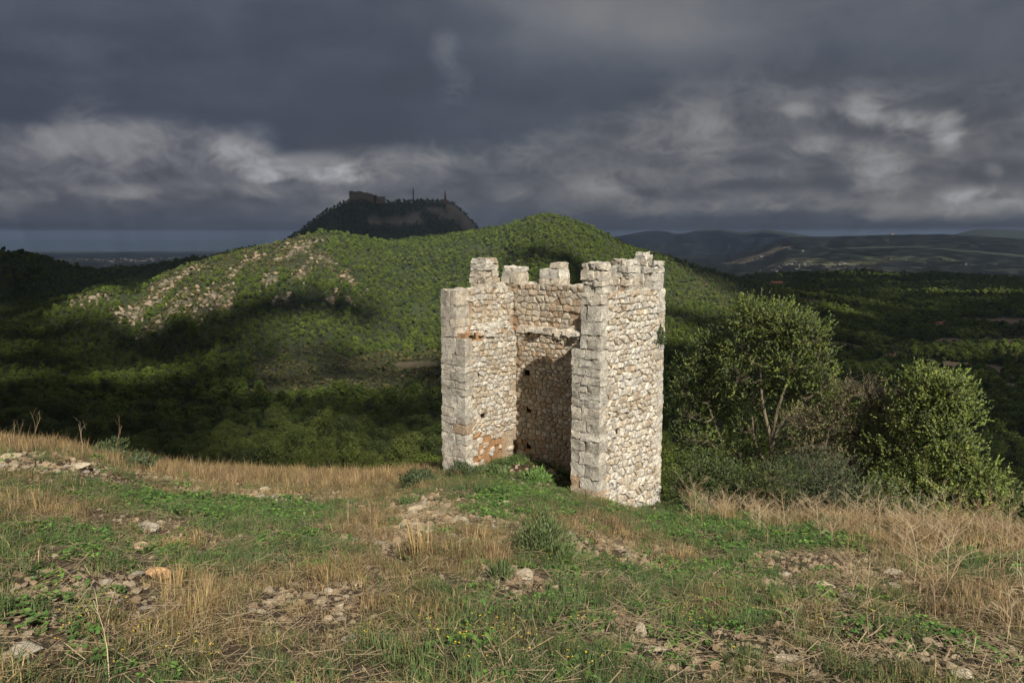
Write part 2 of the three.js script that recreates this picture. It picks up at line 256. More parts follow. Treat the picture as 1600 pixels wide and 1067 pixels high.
function cliff(U, d, x, y, z) {   // bare cliffs on the castle hill
  if (d < 1740 || d > 1910 || U < 540 || U > 760) return 0;
  const a = smooth(565, 590, U) * smooth(675, 640, U) * smooth(1785, 1800, d) * smooth(1838, 1822, d), b = smooth(680, 705, U) * smooth(1800, 1825, d) * smooth(1905, 1890, d) * 0.8, e = smooth(620, 660, U) * smooth(1820, 1835, d) * smooth(1875, 1860, d) * 0.6;
  return smooth(0.0, 0.35, Math.max(a, b, e) * 0.55 + 0.6 * fbm(x * 0.03, y * 0.04, z * 0.02, 3) - 0.1) * Math.min(1, Math.max(a, b, e) * 2);
}
const FAR = ['valley', 'hill', 'hill', 'hill', 'plain', 'mountain'];
function region(U, d) { if (d < 560) return 0; if (d < 1250) return U < 1290 ? 1 : 0; if (U > 330 && U < 830 && d < 2600) return 2; if (U <= 330 && d < 2000) return 3; if (d < 3300) return 0; return d > 11000 && U > 880 ? 5 : 4; }
function landColor(x, z, U, d, y) {
  const n = fbm(x * 0.02, 5, z * 0.02, 4), f = field(x, z, U, d);
  if (f && d > 60) { const k = 0.8 + 0.5 * n + 0.25; return f.map((c) => c * k); }
  if (d > 3000) {   // the plain: woods, fields, roads
    const m = fbm(x * 0.0016, 3, z * 0.0016, 4), cell = n3(Math.floor(x / 260 + 2 * n3(x * 0.001, 0, z * 0.001)) * 7.31, Math.floor(z / 420) * 3.17, 0.5), open = smooth(-0.02, 0.2, m + 0.35 * cell) * (y < -150 ? 1 : 0.25);
    const town = U < 420 && d > 7000 && d < 11000 ? 0.06 * smooth(0.1, 0.4, n3(x * 0.004, 2, z * 0.0016)) : 0;
    return [lerp(0.035, 0.066 + 0.04 * cell, open) + town, lerp(0.045, 0.078 + 0.03 * cell, open) + town, lerp(0.025, 0.05 + 0.03 * cell, open) + town * 0.9];
  }
  const rk = d > 500 && d < 1300 ? smooth(0.5, 1.05, rocky(x, z) + 0.5 * n3(x * 0.11, 3, z * 0.11)) : 0, sc = scrubby(U, d, x, z);
  let c = [lerp(0.038, 0.056, sc), lerp(0.056, 0.066, sc), lerp(0.014, 0.023, sc)];
  const cf = cliff(U, d, x, y, z); if (cf > 0) c = c.map((v, k) => lerp(v, [0.34, 0.28, 0.225][k], cf * 0.8));
  c = c.map((v, k) => lerp(v, [0.29, 0.24, 0.175][k], rk * 0.7));
  return c.map((v) => v * (0.85 + 0.8 * n));
}
// ------------------------------------------------------------------ stormy cloud layer over the land, broken where the sun comes through
{
  const top = 3000, lit = [   // bearing, distance, half width, half depth of the sunny patches
    [820, 14, 80, 72], [830, 40, 50, 50],
    [300, 800, 120, 74], [420, 850, 150, 82], [560, 905, 150, 70], [700, 920, 130, 70], [860, 940, 120, 90], [770, 970, 110, 80], [980, 900, 80, 90], [150, 800, 38, 60], [600, 770, 120, 45], [720, 740, 90, 90], [560, 640, 84, 26], [640, 600, 40, 30], [470, 655, 40, 18], [205, 585, 26, 18],
    [1110, 840, 66, 90], [1050, 660, 26, 60], [1070, 190, 26, 40], [1580, 120, 46, 40],
    [1470, 1500, 90, 40], [1560, 740, 36, 30], [1300, 960, 24, 16],
    [1285, 5300, 200, 60], [1400, 6500, 320, 60], [1540, 6300, 300, 70]]
    .map(([U, d, w, h]) => { const a = Math.atan((U - 800) / 1266); return { s: Math.sin(a), c: Math.cos(a), d, w, h }; });
  const litAt = (x, z) => {
    let m = -1; const d = Math.hypot(x, z), q = d < 90 ? 0.0 : d < 2600 ? 0.34 * fbm(x * 0.008, 6, z * 0.008, 4) + 0.2 * n3(x * 0.035, 2, z * 0.035) : 0.5 * fbm(x * 0.0015, 6, z * 0.0015, 4);
    for (const b of lit) { const dt = x * b.c + z * b.s, dr = x * b.s - z * b.c - b.d, v = 1 - Math.hypot(dt / b.w, dr / b.h); if (v > m) m = v; }
    // elsewhere the layer is thin in places: many small gaps
    const az = Math.atan2(x, -z), U = bearing(az), shut = smooth(1150, 1250, d) * smooth(3000, 2700, d) * smooth(1000, 850, U) + smooth(620, 560, d) * smooth(250, 330, d) * smooth(330, 200, U) * 0.4;
    const gaps = d < 3600 ? n3(x * 0.03, 7, z * 0.03) - 0.34 + 0.30 * fbm(x * 0.004, 1, z * 0.004, 2) - 0.6 * shut + 0.37 * smooth(300, 270, d) * smooth(110, 140, d) * smooth(320, 380, U) * smooth(770, 720, U) + 0.22 * smooth(380, 430, d) * smooth(640, 590, d) * smooth(300, 380, U) * smooth(760, 700, U) : n3(x * 0.02, 7, z * 0.02) - 0.16 + 0.12 * fbm(x * 0.0012, 1, z * 0.0004, 2);
    return Math.max(Math.max(-1, m) + (m > -0.8 ? q : 0), Math.min(1, gaps * 1.6));
  };
  const shift = (y) => (top - y) / SUN.y;
  const tris = new Tris(), grey = [1, 1, 1];
  const put = (a, b, c) => {   // clip the triangle to the cloudy side
    const inside = [a, b, c].filter((p) => p.f < 0);
    if (!inside.length) return;
    const out = [];
    [[a, b], [b, c], [c, a]].forEach(([p, q]) => { if (p.f < 0) out.push(p); if ((p.f < 0) !== (q.f < 0)) { const t = p.f / (p.f - q.f); out.push({ x: lerp(p.x, q.x, t), y: lerp(p.y, q.y, t), z: lerp(p.z, q.z, t) }); } });
    for (let i = 1; i + 1 < out.length; i++) for (const p of [out[0], out[i], out[i + 1]]) tris.v(p, V(0, -1, 0), grey, p.x / 900, p.z / 900);
  };
  const sheet = (x0, x1, z0, z1, step, ...skips) => {
    const nx = Math.round((x1 - x0) / step), nz = Math.round((z1 - z0) / step), g = [];
    for (let j = 0; j <= nz; j++) for (let i = 0; i <= nx; i++) {
      const gx = x0 + i * step, gz = z0 + j * step, bx = gx + SUN.x * shift(-60), bz = gz + SUN.z * shift(-60);
      let x = gx, z = gz;
      for (let k = 0; k < 5; k++) { const y = H(x, z); x = bx - SUN.x * shift(y); z = bz - SUN.z * shift(y); }
      g.push({ x: bx, y: top + 120 * fbm(bx * 0.0022, 3, bz * 0.0022, 4), z: bz, f: skips.some((k) => gx > k[0] && gx < k[1] && gz > k[2] && gz < k[3]) ? 1 : Math.hypot(bx, bz) > 10300 && bz < 0 ? 1 : litAt(x, z) });
    }
    for (let j = 0; j < nz; j++) for (let i = 0; i < nx; i++) { const a = g[j * (nx + 1) + i], b = g[j * (nx + 1) + i + 1], c = g[(j + 1) * (nx + 1) + i + 1], d = g[(j + 1) * (nx + 1) + i]; put(a, b, c); put(a, c, d); }
  };
  sheet(-1104, 1104, -1800, 300, 12);
  sheet(-7500, 9000, -11400, -3600, 32);
  sheet(-9000, 9000, -15000, 3000, 60, [-1101, 1101, -1797, 297], [-7490, 8990, -11390, -3610]);
  const g = tris.geo();
  const m = mesh('cloud_layer', g, new THREE.MeshPhysicalMaterial({ color: col(0.175, 0.185, 0.205), roughness: 1, transmission: 1, thickness: 0, ior: 1.0, specularIntensity: 0, side: THREE.DoubleSide }));
  tag(m, 'broken grey storm cloud layer high over the hills with sunny gaps', null, null, 'stuff');
}

// ------------------------------------------------------------------ the ground and the land as one polar net round the eye
{
  const az = []; for (let a = -180; a < -40; a += 4) az.push(a); for (let a = -40; a < 40; a += 0.1) az.push(a); for (let a = 40; a <= 180.01; a += 4) az.push(Math.min(a, 180));
  const net = (radii, color, uvScale) => {
    const n = az.length, P = new Float32Array(n * radii.length * 3), C = new Float32Array(P.length), Uv = new Float32Array(n * radii.length * 2);
    radii.forEach((r, j) => az.forEach((a, i) => {
      const t = a * Math.PI / 180, x = Math.sin(t) * r, z = -Math.cos(t) * r, o = (j * n + i), y = H(x, z), U = bearing(t), c = color(x, z, U, r, y);
      P.set([x, y, z], o * 3); C.set(c, o * 3); Uv.set([x / uvScale, z / uvScale], o * 2);
    }));
    const index = (keep) => { const I = []; for (let j = 0; j + 1 < radii.length; j++) for (let i = 0; i + 1 < n; i++) { if (keep && !keep(bearing((az[i] + az[i + 1]) * Math.PI / 360), (radii[j] + radii[j + 1]) / 2)) continue; const a = j * n + i, b = a + 1, c = a + n + 1, d = a + n; I.push(a, b, c, a, c, d); } return I; };
    const g = new THREE.BufferGeometry(); g.setAttribute('position', new THREE.BufferAttribute(P, 3)); g.setAttribute('color', new THREE.BufferAttribute(C, 3)); g.setAttribute('uv', new THREE.BufferAttribute(Uv, 2));
    g.setIndex(index()); g.computeVertexNormals();
    return { g, index, n };
  };
  const part = ({ g, index }, keep) => {   // own vertices for one stretch of the net
    const I = index(keep), map = new Map(), out = [], P = [], N = [], C = [], Uv = [];
    const p = g.attributes.position.array, nn = g.attributes.normal.array, c = g.attributes.color.array, u = g.attributes.uv.array;
    for (const i of I) { let k = map.get(i); if (k === undefined) { k = map.size; map.set(i, k); for (let q = 0; q < 3; q++) { P.push(p[i * 3 + q]); N.push(nn[i * 3 + q]); C.push(c[i * 3 + q]); } Uv.push(u[i * 2], u[i * 2 + 1]); } out.push(k); }
    const o = new THREE.BufferGeometry(); o.setAttribute('position', new THREE.Float32BufferAttribute(P, 3)); o.setAttribute('normal', new THREE.Float32BufferAttribute(N, 3)); o.setAttribute('color', new THREE.Float32BufferAttribute(C, 3)); o.setAttribute('uv', new THREE.Float32BufferAttribute(Uv, 2)); o.setIndex(out);
    return o;
  };
  const near = []; for (let r = 0.8; r < 59; r *= 1.017) near.push(r); near.push(59.99);
  const groundNet = net(near, (x, z, U, d) => { const n = fbm(x * 0.5, 1, z * 0.5, 4), m = fbm(x * 2.2, 4, z * 2.2, 3), k = 1 + 0.5 * n + 0.4 * m, g = smooth(-0.1, 0.35, fbm(x * 0.3, 9, z * 0.3, 3)); return [lerp(0.125, 0.10, g) * k, lerp(0.078, 0.086, g) * k, lerp(0.046, 0.036, g) * k]; }, 1.6);
  tag(mesh('ground', groundNet.g, groundMat), 'dry stony hilltop ground sloping down to the tower', null, null, 'structure');
  const far = []; for (let r = 59.99; r < 16000; r *= 1.0135) far.push(r); far.push(16000);
  const landNet = net(far, landColor, 90);
  const said = ['wooded valley floor below the hilltop', 'long sunlit pine ridge with bare rock behind the tower', 'dark flat-topped castle hill behind the ridge', 'dark wooded hill at the left behind the ridge', 'hazy plain with fields reaching to the horizon', 'faint blue mountains on the right horizon'];
  FAR.forEach((name, k) => tag(mesh(name, part(landNet, (U, d) => region(U, d) === k), landMat), said[k], null, null, 'structure'));
}

// ------------------------------------------------------------------ rocks: a few shapes, shared
function rockGeo(seed, flat = 0.6, detail = 2) {
  const g = new THREE.IcosahedronGeometry(1, detail), p = g.attributes.position, r = rng(seed), o = r() * 50, tone = [], cuts = [];
  for (let i = 0; i < 11; i++) cuts.push([V(r() - 0.5, r() - 0.5, r() - 0.5).normalize(), 0.5 + 0.3 * r()]);
  const uv = [];
  for (let i = 0; i < p.count; i++) {
    const v = V(p.getX(i), p.getY(i), p.getZ(i));
    v.multiplyScalar(1 + 0.24 * n3(v.x * 1.6 + o, v.y * 1.6, v.z * 1.6));
    for (const [n, k] of cuts) { const e = v.dot(n) - k; if (e > 0) v.addScaledVector(n, -e * 0.97); }
    v.multiplyScalar(1 + 0.06 * n3(v.x * 5 + o, v.y * 5, v.z * 5));
    p.setXYZ(i, v.x, v.y * flat, v.z);
    const k = 0.9 + 0.25 * n3(v.x * 3 + o, v.y * 3, v.z * 3); tone.push(k, k, k); uv.push(v.x * 0.5 + v.z * 0.31 + o, v.y * 0.5 + v.z * 0.4);
  }
  g.setAttribute('color', new THREE.Float32BufferAttribute(tone, 3)); g.setAttribute('uv', new THREE.Float32BufferAttribute(uv, 2));
  return toCreasedNormals(g, 0.42);
}
const ROCK = []; for (let i = 0; i < 8; i++) ROCK.push(rockGeo(100 + i * 7, 0.58 + 0.1 * (i % 4), 2));
const PEBBLE = []; for (let i = 0; i < 4; i++) PEBBLE.push(rockGeo(300 + i * 7, 0.5 + 0.08 * i, 1));
const M4 = new THREE.Matrix4(), Q = new THREE.Quaternion(), E3 = new THREE.Euler();
function scatter(name, parent, geo, mat, list) {   // list of [x, y, z, turn, sx, sy, sz, colour, tilt]
  const m = new THREE.InstancedMesh(geo, mat, list.length); m.name = name; m.castShadow = m.receiveShadow = true;
  list.forEach((e, i) => { E3.set(e[8] || 0, e[3], e[9] || 0); Q.setFromEuler(E3); M4.compose(V(e[0], e[1], e[2]), Q, V(e[4], e[5], e[6])); m.setMatrixAt(i, M4); m.setColorAt(i, e[7]); });
  parent.add(m); return m;
}

// ------------------------------------------------------------------ trees of the forest
function crownGeo(seed, opt) {   // rounded crown of needle clumps: lobes through the crown, each a shell of small faces
  const r = rng(seed), t = new Tris(), { R, h0, h1, lobes, faces, size } = opt, L = [];
  for (let i = 0; i < lobes; i++) {
    const f = (i + 0.5) / lobes, a = i * 2.4 + r() * 0.9, y = lerp(h0, h1, Math.pow(r(), 0.8)), k = (y - h0) / (h1 - h0), rr = R * Math.sqrt(Math.max(0.05, 1 - Math.pow(Math.abs(k - 0.38) / 0.68, 2))) * (0.5 + 0.32 * r());
    L.push({ c: V(Math.cos(a) * rr * (f < 0.15 ? 0.2 : 1), y, Math.sin(a) * rr * (f < 0.15 ? 0.2 : 1)), r: R * (0.34 + 0.2 * r()), tone: 0.75 + 0.5 * r() });
  }
  const per = Math.round(faces / lobes);
  for (const l of L) for (let i = 0; i < per; i++) {
    const d = V(r() * 2 - 1, r() * 1.7 - 0.55, r() * 2 - 1); if (d.lengthSq() < 0.02) continue; d.normalize();
    const p = l.c.clone().addScaledVector(d, l.r * (0.72 + 0.34 * r()));
    const n = d.clone().add(V(r() - 0.5, r() - 0.3, r() - 0.5).multiplyScalar(1.1)).normalize();
    const a = V(r() - 0.5, r() - 0.5, r() - 0.5).cross(n).normalize(), b = n.clone().cross(a), s = size * (0.6 + 0.8 * r());
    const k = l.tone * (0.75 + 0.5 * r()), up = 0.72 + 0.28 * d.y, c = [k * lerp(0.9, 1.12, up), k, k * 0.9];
    const nn = d.clone().lerp(n, 0.35).normalize();
    t.quad(p.clone().addScaledVector(a, -s), p.clone().addScaledVector(b, -s * 0.7), p.clone().addScaledVector(a, s), p.clone().addScaledVector(b, s * 0.7), nn, c, size * 0.03);
  }
  return t.geo();
}
function tubeGeo(pts, r0, r1, sides = 5, steps = 6) { const c = new THREE.CatmullRomCurve3(pts), g = new THREE.TubeGeometry(c, steps, 1, sides, false), p = g.attributes.position; for (let i = 0; i <= steps; i++) { const k = lerp(r0, r1, i / steps), q = c.getPointAt(i / steps); for (let j = 0; j <= sides; j++) { const o = i * (sides + 1) + j; p.setXYZ(o, q.x + (p.getX(o) - q.x) * k, q.y + (p.getY(o) - q.y) * k, q.z + (p.getZ(o) - q.z) * k); } } return g; }
const PINE_CROWN = [], PINE_TRUNK = [], MID = [], LOW = [], SHRUB = [];
for (let i = 0; i < 4; i++) {
  const h = 8 + i * 0.4;
  PINE_CROWN.push(crownGeo(20 + i, { R: 3.1 + 0.25 * (i % 3), h0: 2.6, h1: h - 0.6, lobes: 30, faces: 4200, size: 0.155 }));
  const k = rng(60 + i), limbs = [tubeGeo([V(0, -0.6, 0), V(0.1, 2, 0.1), V(-0.15, 4.5, 0), V(0, h - 1.4, 0.1)], 0.24, 0.05, 7, 6)];
  for (let j = 0; j < 7; j++) { const a = j * 2.2 + k(), y = 2.4 + j * 0.55; limbs.push(tubeGeo([V(0, y, 0), V(Math.cos(a) * 1.1, y + 0.5, Math.sin(a) * 1.1), V(Math.cos(a) * 2.2, y + 1.2, Math.sin(a) * 2.2)], 0.09, 0.03, 4, 3)); }
  PINE_TRUNK.push(mergeGeometries(limbs));
  MID.push(crownGeo(30 + i, { R: 3.1, h0: 1.8, h1: h - 0.7, lobes: 18, faces: 760, size: 0.38 }));
  LOW.push(crownGeo(40 + i, { R: 3.0, h0: 1.2, h1: h - 1.2, lobes: 9, faces: 260, size: 0.6 }));
  SHRUB.push(crownGeo(50 + i, { R: 1.0, h0: 0.1, h1: 1.1, lobes: 7, faces: 60, size: 0.42 }));
}
const PINES = [];
{
  const r = rng(5), zones = { 'pine woods on the valley floor and slopes below the hilltop': { hi: [[], [], [], []], mid: [[], [], [], []], shrub: [[], [], [], []] }, 'pine woods and scrub covering the long ridge behind the tower': { mid: [[], [], [], []], low: [[], [], [], []], shrub: [[], [], [], []] }, 'shaded woods over the dark castle hill': { low: [[], [], [], []] }, 'shaded woods over the dark hill at the left': { low: [[], [], [], []] }, 'distant woods over the dark valley on the right': { low: [[], [], [], []], mid: [[], [], [], []], shrub: [[], [], [], []] } };
  const Z = Object.values(zones), zone = (U, d) => d < 560 ? 0 : d < 1250 && U < 1290 ? 1 : U > 330 && U < 830 && d < 2600 && d > 1400 ? 2 : U <= 330 && d > 1250 ? 3 : 4;
  const shade = () => { const t = r(), k = 0.95 + 0.38 * r(); if (r() < 0.16) return col(0.042 * k, 0.068 * k, 0.018 * k); return col(lerp(0.058, 0.098, t) * k, lerp(0.100, 0.142, t) * k, lerp(0.013, 0.02, t) * k); };
  const scrubShade = () => { const t = r(), k = 0.7 + 0.5 * r(); return col(lerp(0.06, 0.12, t) * k, lerp(0.085, 0.115, t) * k, lerp(0.025, 0.045, t) * k); };
  const bands = [[78, 300, 5.9], [300, 560, 5.8], [560, 1250, 4.3], [1250, 1700, 7.0], [1700, 2000, 6.2], [2000, 2900, 10]];
  const candidates = [];
  for (const [d0, d1, step] of bands) {
    const X = Math.sin(0.64) * d1;
    for (let z = -d1; z < -d0 * 0.75; z += step) for (let x = -X; x < X; x += step) {
      const px = x + (r() - 0.5) * step * 1.1, pz = z + (r() - 0.5) * step * 1.1, d = Math.hypot(px, pz), az = Math.atan2(px, -pz);
      if (d < d0 || d >= d1 || Math.abs(az) > 0.62) continue;
      const U = bearing(az), sc = scrubby(U, d, px, pz), y = H(px, pz), zz = zone(U, d), set = Z[zz];
      if (d > 60 && field(px, pz, U, d)) continue;
      if (zz === 2 && (d > 1980 || cliff(U, d, px, y, pz) > 0.35)) continue;
      if (zz === 4 && d > 1200 && y < -150) continue;
      const rk = d > 560 && d < 1300 ? rocky(px, pz) : 0;
      const clear = n3(px * 0.016, 7, pz * 0.016);
      if (rk > 0.6 && r() < 0.5) continue;
      if (sc > 0.45 && r() < sc * 1.05 || rk > 0.45) {
        if (!set.shrub) continue;
        for (let q = 0; q < (rk > 0.45 ? 5 : d < 700 ? 3 : 2); q++) { if (r() < 0.25) continue; const sx = px + (r() - 0.5) * step, sz = pz + (r() - 0.5) * step, s = 0.6 + 1.1 * r() * r() + (r() < 0.12 ? 1 : 0); set.shrub[Math.floor(r() * 4)].push([sx, H(sx, sz) - 0.15, sz, r() * 6.3, s * 1.2, s * (0.7 + 0.5 * r()), s * 1.2, scrubShade()]); }
        continue;
      }
      if (clear > 0.34 && r() < 0.6) continue;
      let s = (0.5 + 0.8 * r() * r() + 0.2 * n3(px * 0.03, 2, pz * 0.03)) * (zz === 2 ? 0.95 : d > 1900 ? 1.4 : d > 1250 ? 1.1 : zz === 1 ? 0.64 : 1);
      const e = [px, y - 0.3, pz, r() * 6.3, s * (0.9 + 0.2 * r()), s * (0.85 + 0.3 * r()), s * (0.9 + 0.2 * r()), shade()], k = Math.floor(r() * 4);
      if (d < 300) candidates.push({ e, k, U, d, set });
      else if (d < 800 && set.mid) set.mid[k].push(e);
      else (set.low || set.mid)[k].push(e);
    }
  }
  // the pines that show largest are things of their own
  const showing = (c) => { const [px, py] = project(V(c.e[0], c.e[1] + 6 * c.e[5], c.e[2])); if (px < -10 || px > 1610) return false; if (py > poly(CREST_Y, px) - 18) return false; if (px > 685 && px < 1040) return false; if (px > 1060 && px < 1540 && py > 560) return false; return true; };
  candidates.sort((a, b) => a.d - b.d);
  let left = 290;
  for (const c of candidates) {
    if (left > 0 && showing(c)) { left--; PINES.push(c); }
    else { c.e[7].multiplyScalar(0.88); c.set.hi[c.k].push(c.e); }
  }
  Object.entries(zones).forEach(([label, set]) => {
    const g = tag(base('forest', V(0, 0, 0)), label, null, null, 'stuff');
    for (const [kind, geos] of [['hi', PINE_CROWN], ['mid', MID], ['low', LOW], ['shrub', SHRUB]]) if (set[kind]) set[kind].forEach((list, k) => { if (list.length) scatter(kind === 'shrub' ? 'scrub' : 'tree_canopy', g, geos[k], needleMat, list); });
  });
  const protos = [];
  for (const c of PINES) {
    const tone = c.e[7].clone(), key = c.k * 3 + (tone.g > 0.125 ? 2 : tone.g > 0.1 ? 1 : 0);
    let o;
    if (!protos[key]) {
      o = protos[key] = base('pine_tree', V(0, 0, 0));
      const mat = needleMat.clone(); mat.color = [col(0.055, 0.082, 0.018), col(0.072, 0.105, 0.02), col(0.09, 0.124, 0.023)][key % 3];
      mesh('trunk', PINE_TRUNK[c.k], barkDark, o); mesh('crown', PINE_CROWN[c.k], mat, o);
    } else { o = protos[key].clone(); o.name = numbered('pine_tree'); scene.add(o); }
    o.position.set(c.e[0], c.e[1], c.e[2]); o.rotation.set(0, c.e[3], 0); o.scale.set(c.e[4], c.e[5], c.e[6]);
    if (c.U < 330) tag(o, 'dark round pine among the shaded pines below the grassy left crest', 'pine tree', 'pines on the shaded slope below the left crest');
    else if (c.U < 700) tag(o, 'round green pine among the trees in the hollow left of the tower', 'pine tree', 'pines in the hollow left of the tower');
    else tag(o, 'green pine among the trees downhill beyond the olive trees right of the tower', 'pine tree', 'pines downhill to the right of the tower');
  }
  // bare rock breaking through the scrub
  const ridge = [[], [], [], []], shadeRock = () => { const k = 0.8 + 0.35 * r(), p = r(); return col(lerp(0.34, 0.38, p) * k, lerp(0.295, 0.285, p) * k, lerp(0.23, 0.20, p) * k); };
  for (const b of ROCKS) for (let i = 0; i < b.w * 3.4; i++) {
    const a = r() * 6.3, q = Math.sqrt(r()) * 1.35, x = b.x + Math.cos(a) * q * b.w, z = b.z + Math.sin(a) * q * b.w * 2.2; if (rocky(x, z) < 0.25) continue;
    const s = 0.6 + 2.0 * Math.pow(r(), 2.4); ridge[i % 4].push([x, H(x, z) + 0.1 * s, z, r() * 6.3, s * (0.8 + 0.8 * r()), s * (0.8 + 0.9 * r()), s, shadeRock(), (r() - 0.5) * 0.8]);
  }
  for (let i = 0; i < 700; i++) { const U = 140 + 800 * r(), d = 700 + 260 * r(), az = Math.atan((U - 800) / 1266), x = Math.sin(az) * d, z = -Math.cos(az) * d, s = 0.5 + 1.6 * r() * r(); if (n3(x * 0.02, 3, z * 0.02) < 0.12) continue; ridge[i % 4].push([x, H(x, z) + 0.1 * s, z, r() * 6.3, s, s * 0.8, s, shadeRock()]); }
  for (let i = 0; i < 40; i++) { const U = 380 + 330 * r(), d = 400 + 200 * r(), az = Math.atan((U - 800) / 1266), x = Math.sin(az) * d, z = -Math.cos(az) * d, s = 0.5 + 1.2 * r() * r(); ridge[i % 4].push([x, H(x, z) + 0.15 * s, z, r() * 6.3, s, s * 0.8, s, shadeRock()]); }
  const g = tag(base('rock_outcrop', V(0, 0, 0)), 'bare pinkish limestone outcrops among the scrub on the sunlit ridge', null, null, 'stuff');
  ridge.forEach((l, k) => scatter('boulders', g, ROCK[k], rockMat, l));
}

// ------------------------------------------------------------------ the ruined tower, open at the front: walls of rubble, corners and merlons of squared blocks
const tower = base('watchtower_ruin', V(TOWER.x, TOWER.base, TOWER.z), TOWER.turn);
tag(tower, 'roofless stone watchtower ruin with an open front and broken battlements', 'tower');
{
  const W = 5.087, S = 2.836, TL = 0.87, TR = 0.80, TU = 0.57, TB = 0.737, TBU = 0.52, LEDGE = 4.22, CREN = 5.40, TOPL = 5.30, LOWEST = -1.2;
  const r = rng(77);
  const P = (u, y, v) => V(u, y, -v);                        // tower axes: u to the right, v to the back
  const pale = [0.86, 0.82, 0.74], cream = [0.80, 0.72, 0.60], grey = [0.74, 0.70, 0.62], warm = [0.66, 0.55, 0.42], rust = [0.56, 0.33, 0.17], dark = [0.60, 0.56, 0.49];
  const tint = (c, k) => c.map((v) => v * k), mixc = (a, b, t) => a.map((v, i) => lerp(v, b[i], t));
  // how rusty the mortar is at a place of the tower
  function rusty(u, y, v, inner) {
    let q = 0;
    if (inner === 'left') { q = smooth(1.95, 1.2, y) * smooth(1.9, 1.2, v) * 1.1 + 0.9 * smooth(0.10, 0.03, Math.abs(v - 0.48 - 0.09 * Math.sin(y * 4))) * smooth(4.2, 4.5, y) + smooth(0.5, 0.2, Math.hypot((v - 0.35), (y - 4.12) * 1.4)); }
    if (inner === 'end') q = smooth(0.16, 0.06, Math.abs(u - 4.62 - 0.05 * Math.sin(y * 5))) * smooth(2.0, 1.6, y) * smooth(0.3, 0.7, y) + smooth(0.5, 0.1, y - 0.45) * smooth(4.3, 4.4, u) + smooth(0.3, 0.15, Math.abs(y - 1.62)) * smooth(0.3, 0.5, u) * smooth(1, 0.87, u);
    if (inner === 'right') q = -0.12;
    if (inner === 'back') q = 0.3 + 0.4 * smooth(1.8, 0.5, y);
    return clamp(q + 0.45 * fbm(u * 1.3, y * 1.3, v * 1.3, 3), 0, 1);
  }
  const stones = [];   // [geometry, parent, size] -> the larger ones become parts
  // a squared block, a little worn: centre and size in tower axes
  function block(u, y, v, du, dy, dv, color, round = 0.2, rough = 0.014) {
    const g = new THREE.BoxGeometry(du, dy, dv, Math.max(3, Math.round(du / 0.085)), 4, Math.max(3, Math.round(dv / 0.1))), p = g.attributes.position, o = r() * 90, rad = Math.min(du, dy, dv) * round * 0.3, uv = [], C = [], n = g.attributes.normal;
    const c = P(u, y, v), sk = [(r() - 0.5) * 0.05, (r() - 0.5) * 0.05];
    for (let i = 0; i < p.count; i++) {
      const q = V(p.getX(i), p.getY(i), p.getZ(i)), k = V(clamp(q.x, -du / 2 + rad, du / 2 - rad), clamp(q.y, -dy / 2 + rad, dy / 2 - rad), clamp(q.z, -dv / 2 + rad, dv / 2 - rad)), e = q.clone().sub(k);
      if (e.lengthSq() > 1e-9) { const m = Math.max(Math.abs(e.x), Math.abs(e.y), Math.abs(e.z)); q.copy(k).addScaledVector(e.normalize(), Math.min(rad, m * 1.0)); }
      const w = V(n3(q.x * 6 + o, q.y * 6, q.z * 6), n3(q.x * 6, q.y * 6 + o, q.z * 6), n3(q.x * 6, q.y * 6, q.z * 6 + o)).multiplyScalar(rough * 1.9).addScaledVector(V(n3(q.x * 17 + o, q.y * 17, q.z * 17), n3(q.x * 17, q.y * 17 + o, q.z * 17), n3(q.x * 17, q.y * 17, q.z * 17 + o)), rough * 1.1); q.add(w);
      q.y += q.x * sk[0] + q.z * sk[1];
      const ax = Math.abs(n.getX(i)), ay = Math.abs(n.getY(i));
      uv.push(ax > 0.5 ? q.z + o : q.x + o, ay > 0.5 ? q.z + o * 1.7 : q.y + o * 1.7);
      const t = 1 + 0.22 * n3(q.x * 4 + o, q.y * 4, q.z * 4); C.push(color[0] * t, color[1] * t, color[2] * t);
      p.setXYZ(i, q.x + c.x, q.y + c.y, q.z + c.z);
    }
    g.setAttribute('uv', new THREE.Float32BufferAttribute(uv, 2)); g.setAttribute('color', new THREE.Float32BufferAttribute(C, 3));
    return toCreasedNormals(g, 0.5);
  }
  // rubble: cells of a jittered coursed Voronoi net, each with its own domed face
  function rubble(O, A, N, a0, a1, y0, y1, o) {
    const Y = o.flat ? o.flat : V(0, 1, 0), sites = [];
    for (let y = y0 - 0.1, row = 0; y < y1 + 0.15; row++) {
      const h = lerp(o.h[0], o.h[1], Math.pow(r(), 1.4));
      for (let a = a0 - 0.15 - r() * 0.2; a < a1 + 0.2;) { const w = lerp(o.w[0], o.w[1], Math.pow(r(), 1.6)); sites.push([a + w / 2, y + h / 2 + (r() - 0.5) * h * 0.5 + 0.03 * n3(a * 1.5, row * 3.1, 2), row]); a += w; }
      y += h;
    }
    const out = [];
    for (const s of sites) {
      let cell = [[-0.4, -0.3], [0.4, -0.3], [0.4, 0.3], [-0.4, 0.3]];
      for (const q of sites) {
        if (q === s) continue; const dx = q[0] - s[0], dy = q[1] - s[1]; if (Math.abs(dx) > 0.75 || Math.abs(dy) > 0.6) continue;
        const ky = 1.5, nx = dx, ny = dy * ky * ky, lim = (dx * dx + dy * dy * ky * ky) / 2, next = [];
        for (let i = 0; i < cell.length; i++) { const p = cell[i], t = cell[(i + 1) % cell.length], fp = p[0] * nx + p[1] * ny - lim, ft = t[0] * nx + t[1] * ny - lim; if (fp <= 0) next.push(p); if ((fp <= 0) !== (ft <= 0)) { const k = fp / (fp - ft); next.push([lerp(p[0], t[0], k), lerp(p[1], t[1], k)]); } }
        cell = next; if (cell.length < 3) break;
      }
      if (cell.length < 3) continue;
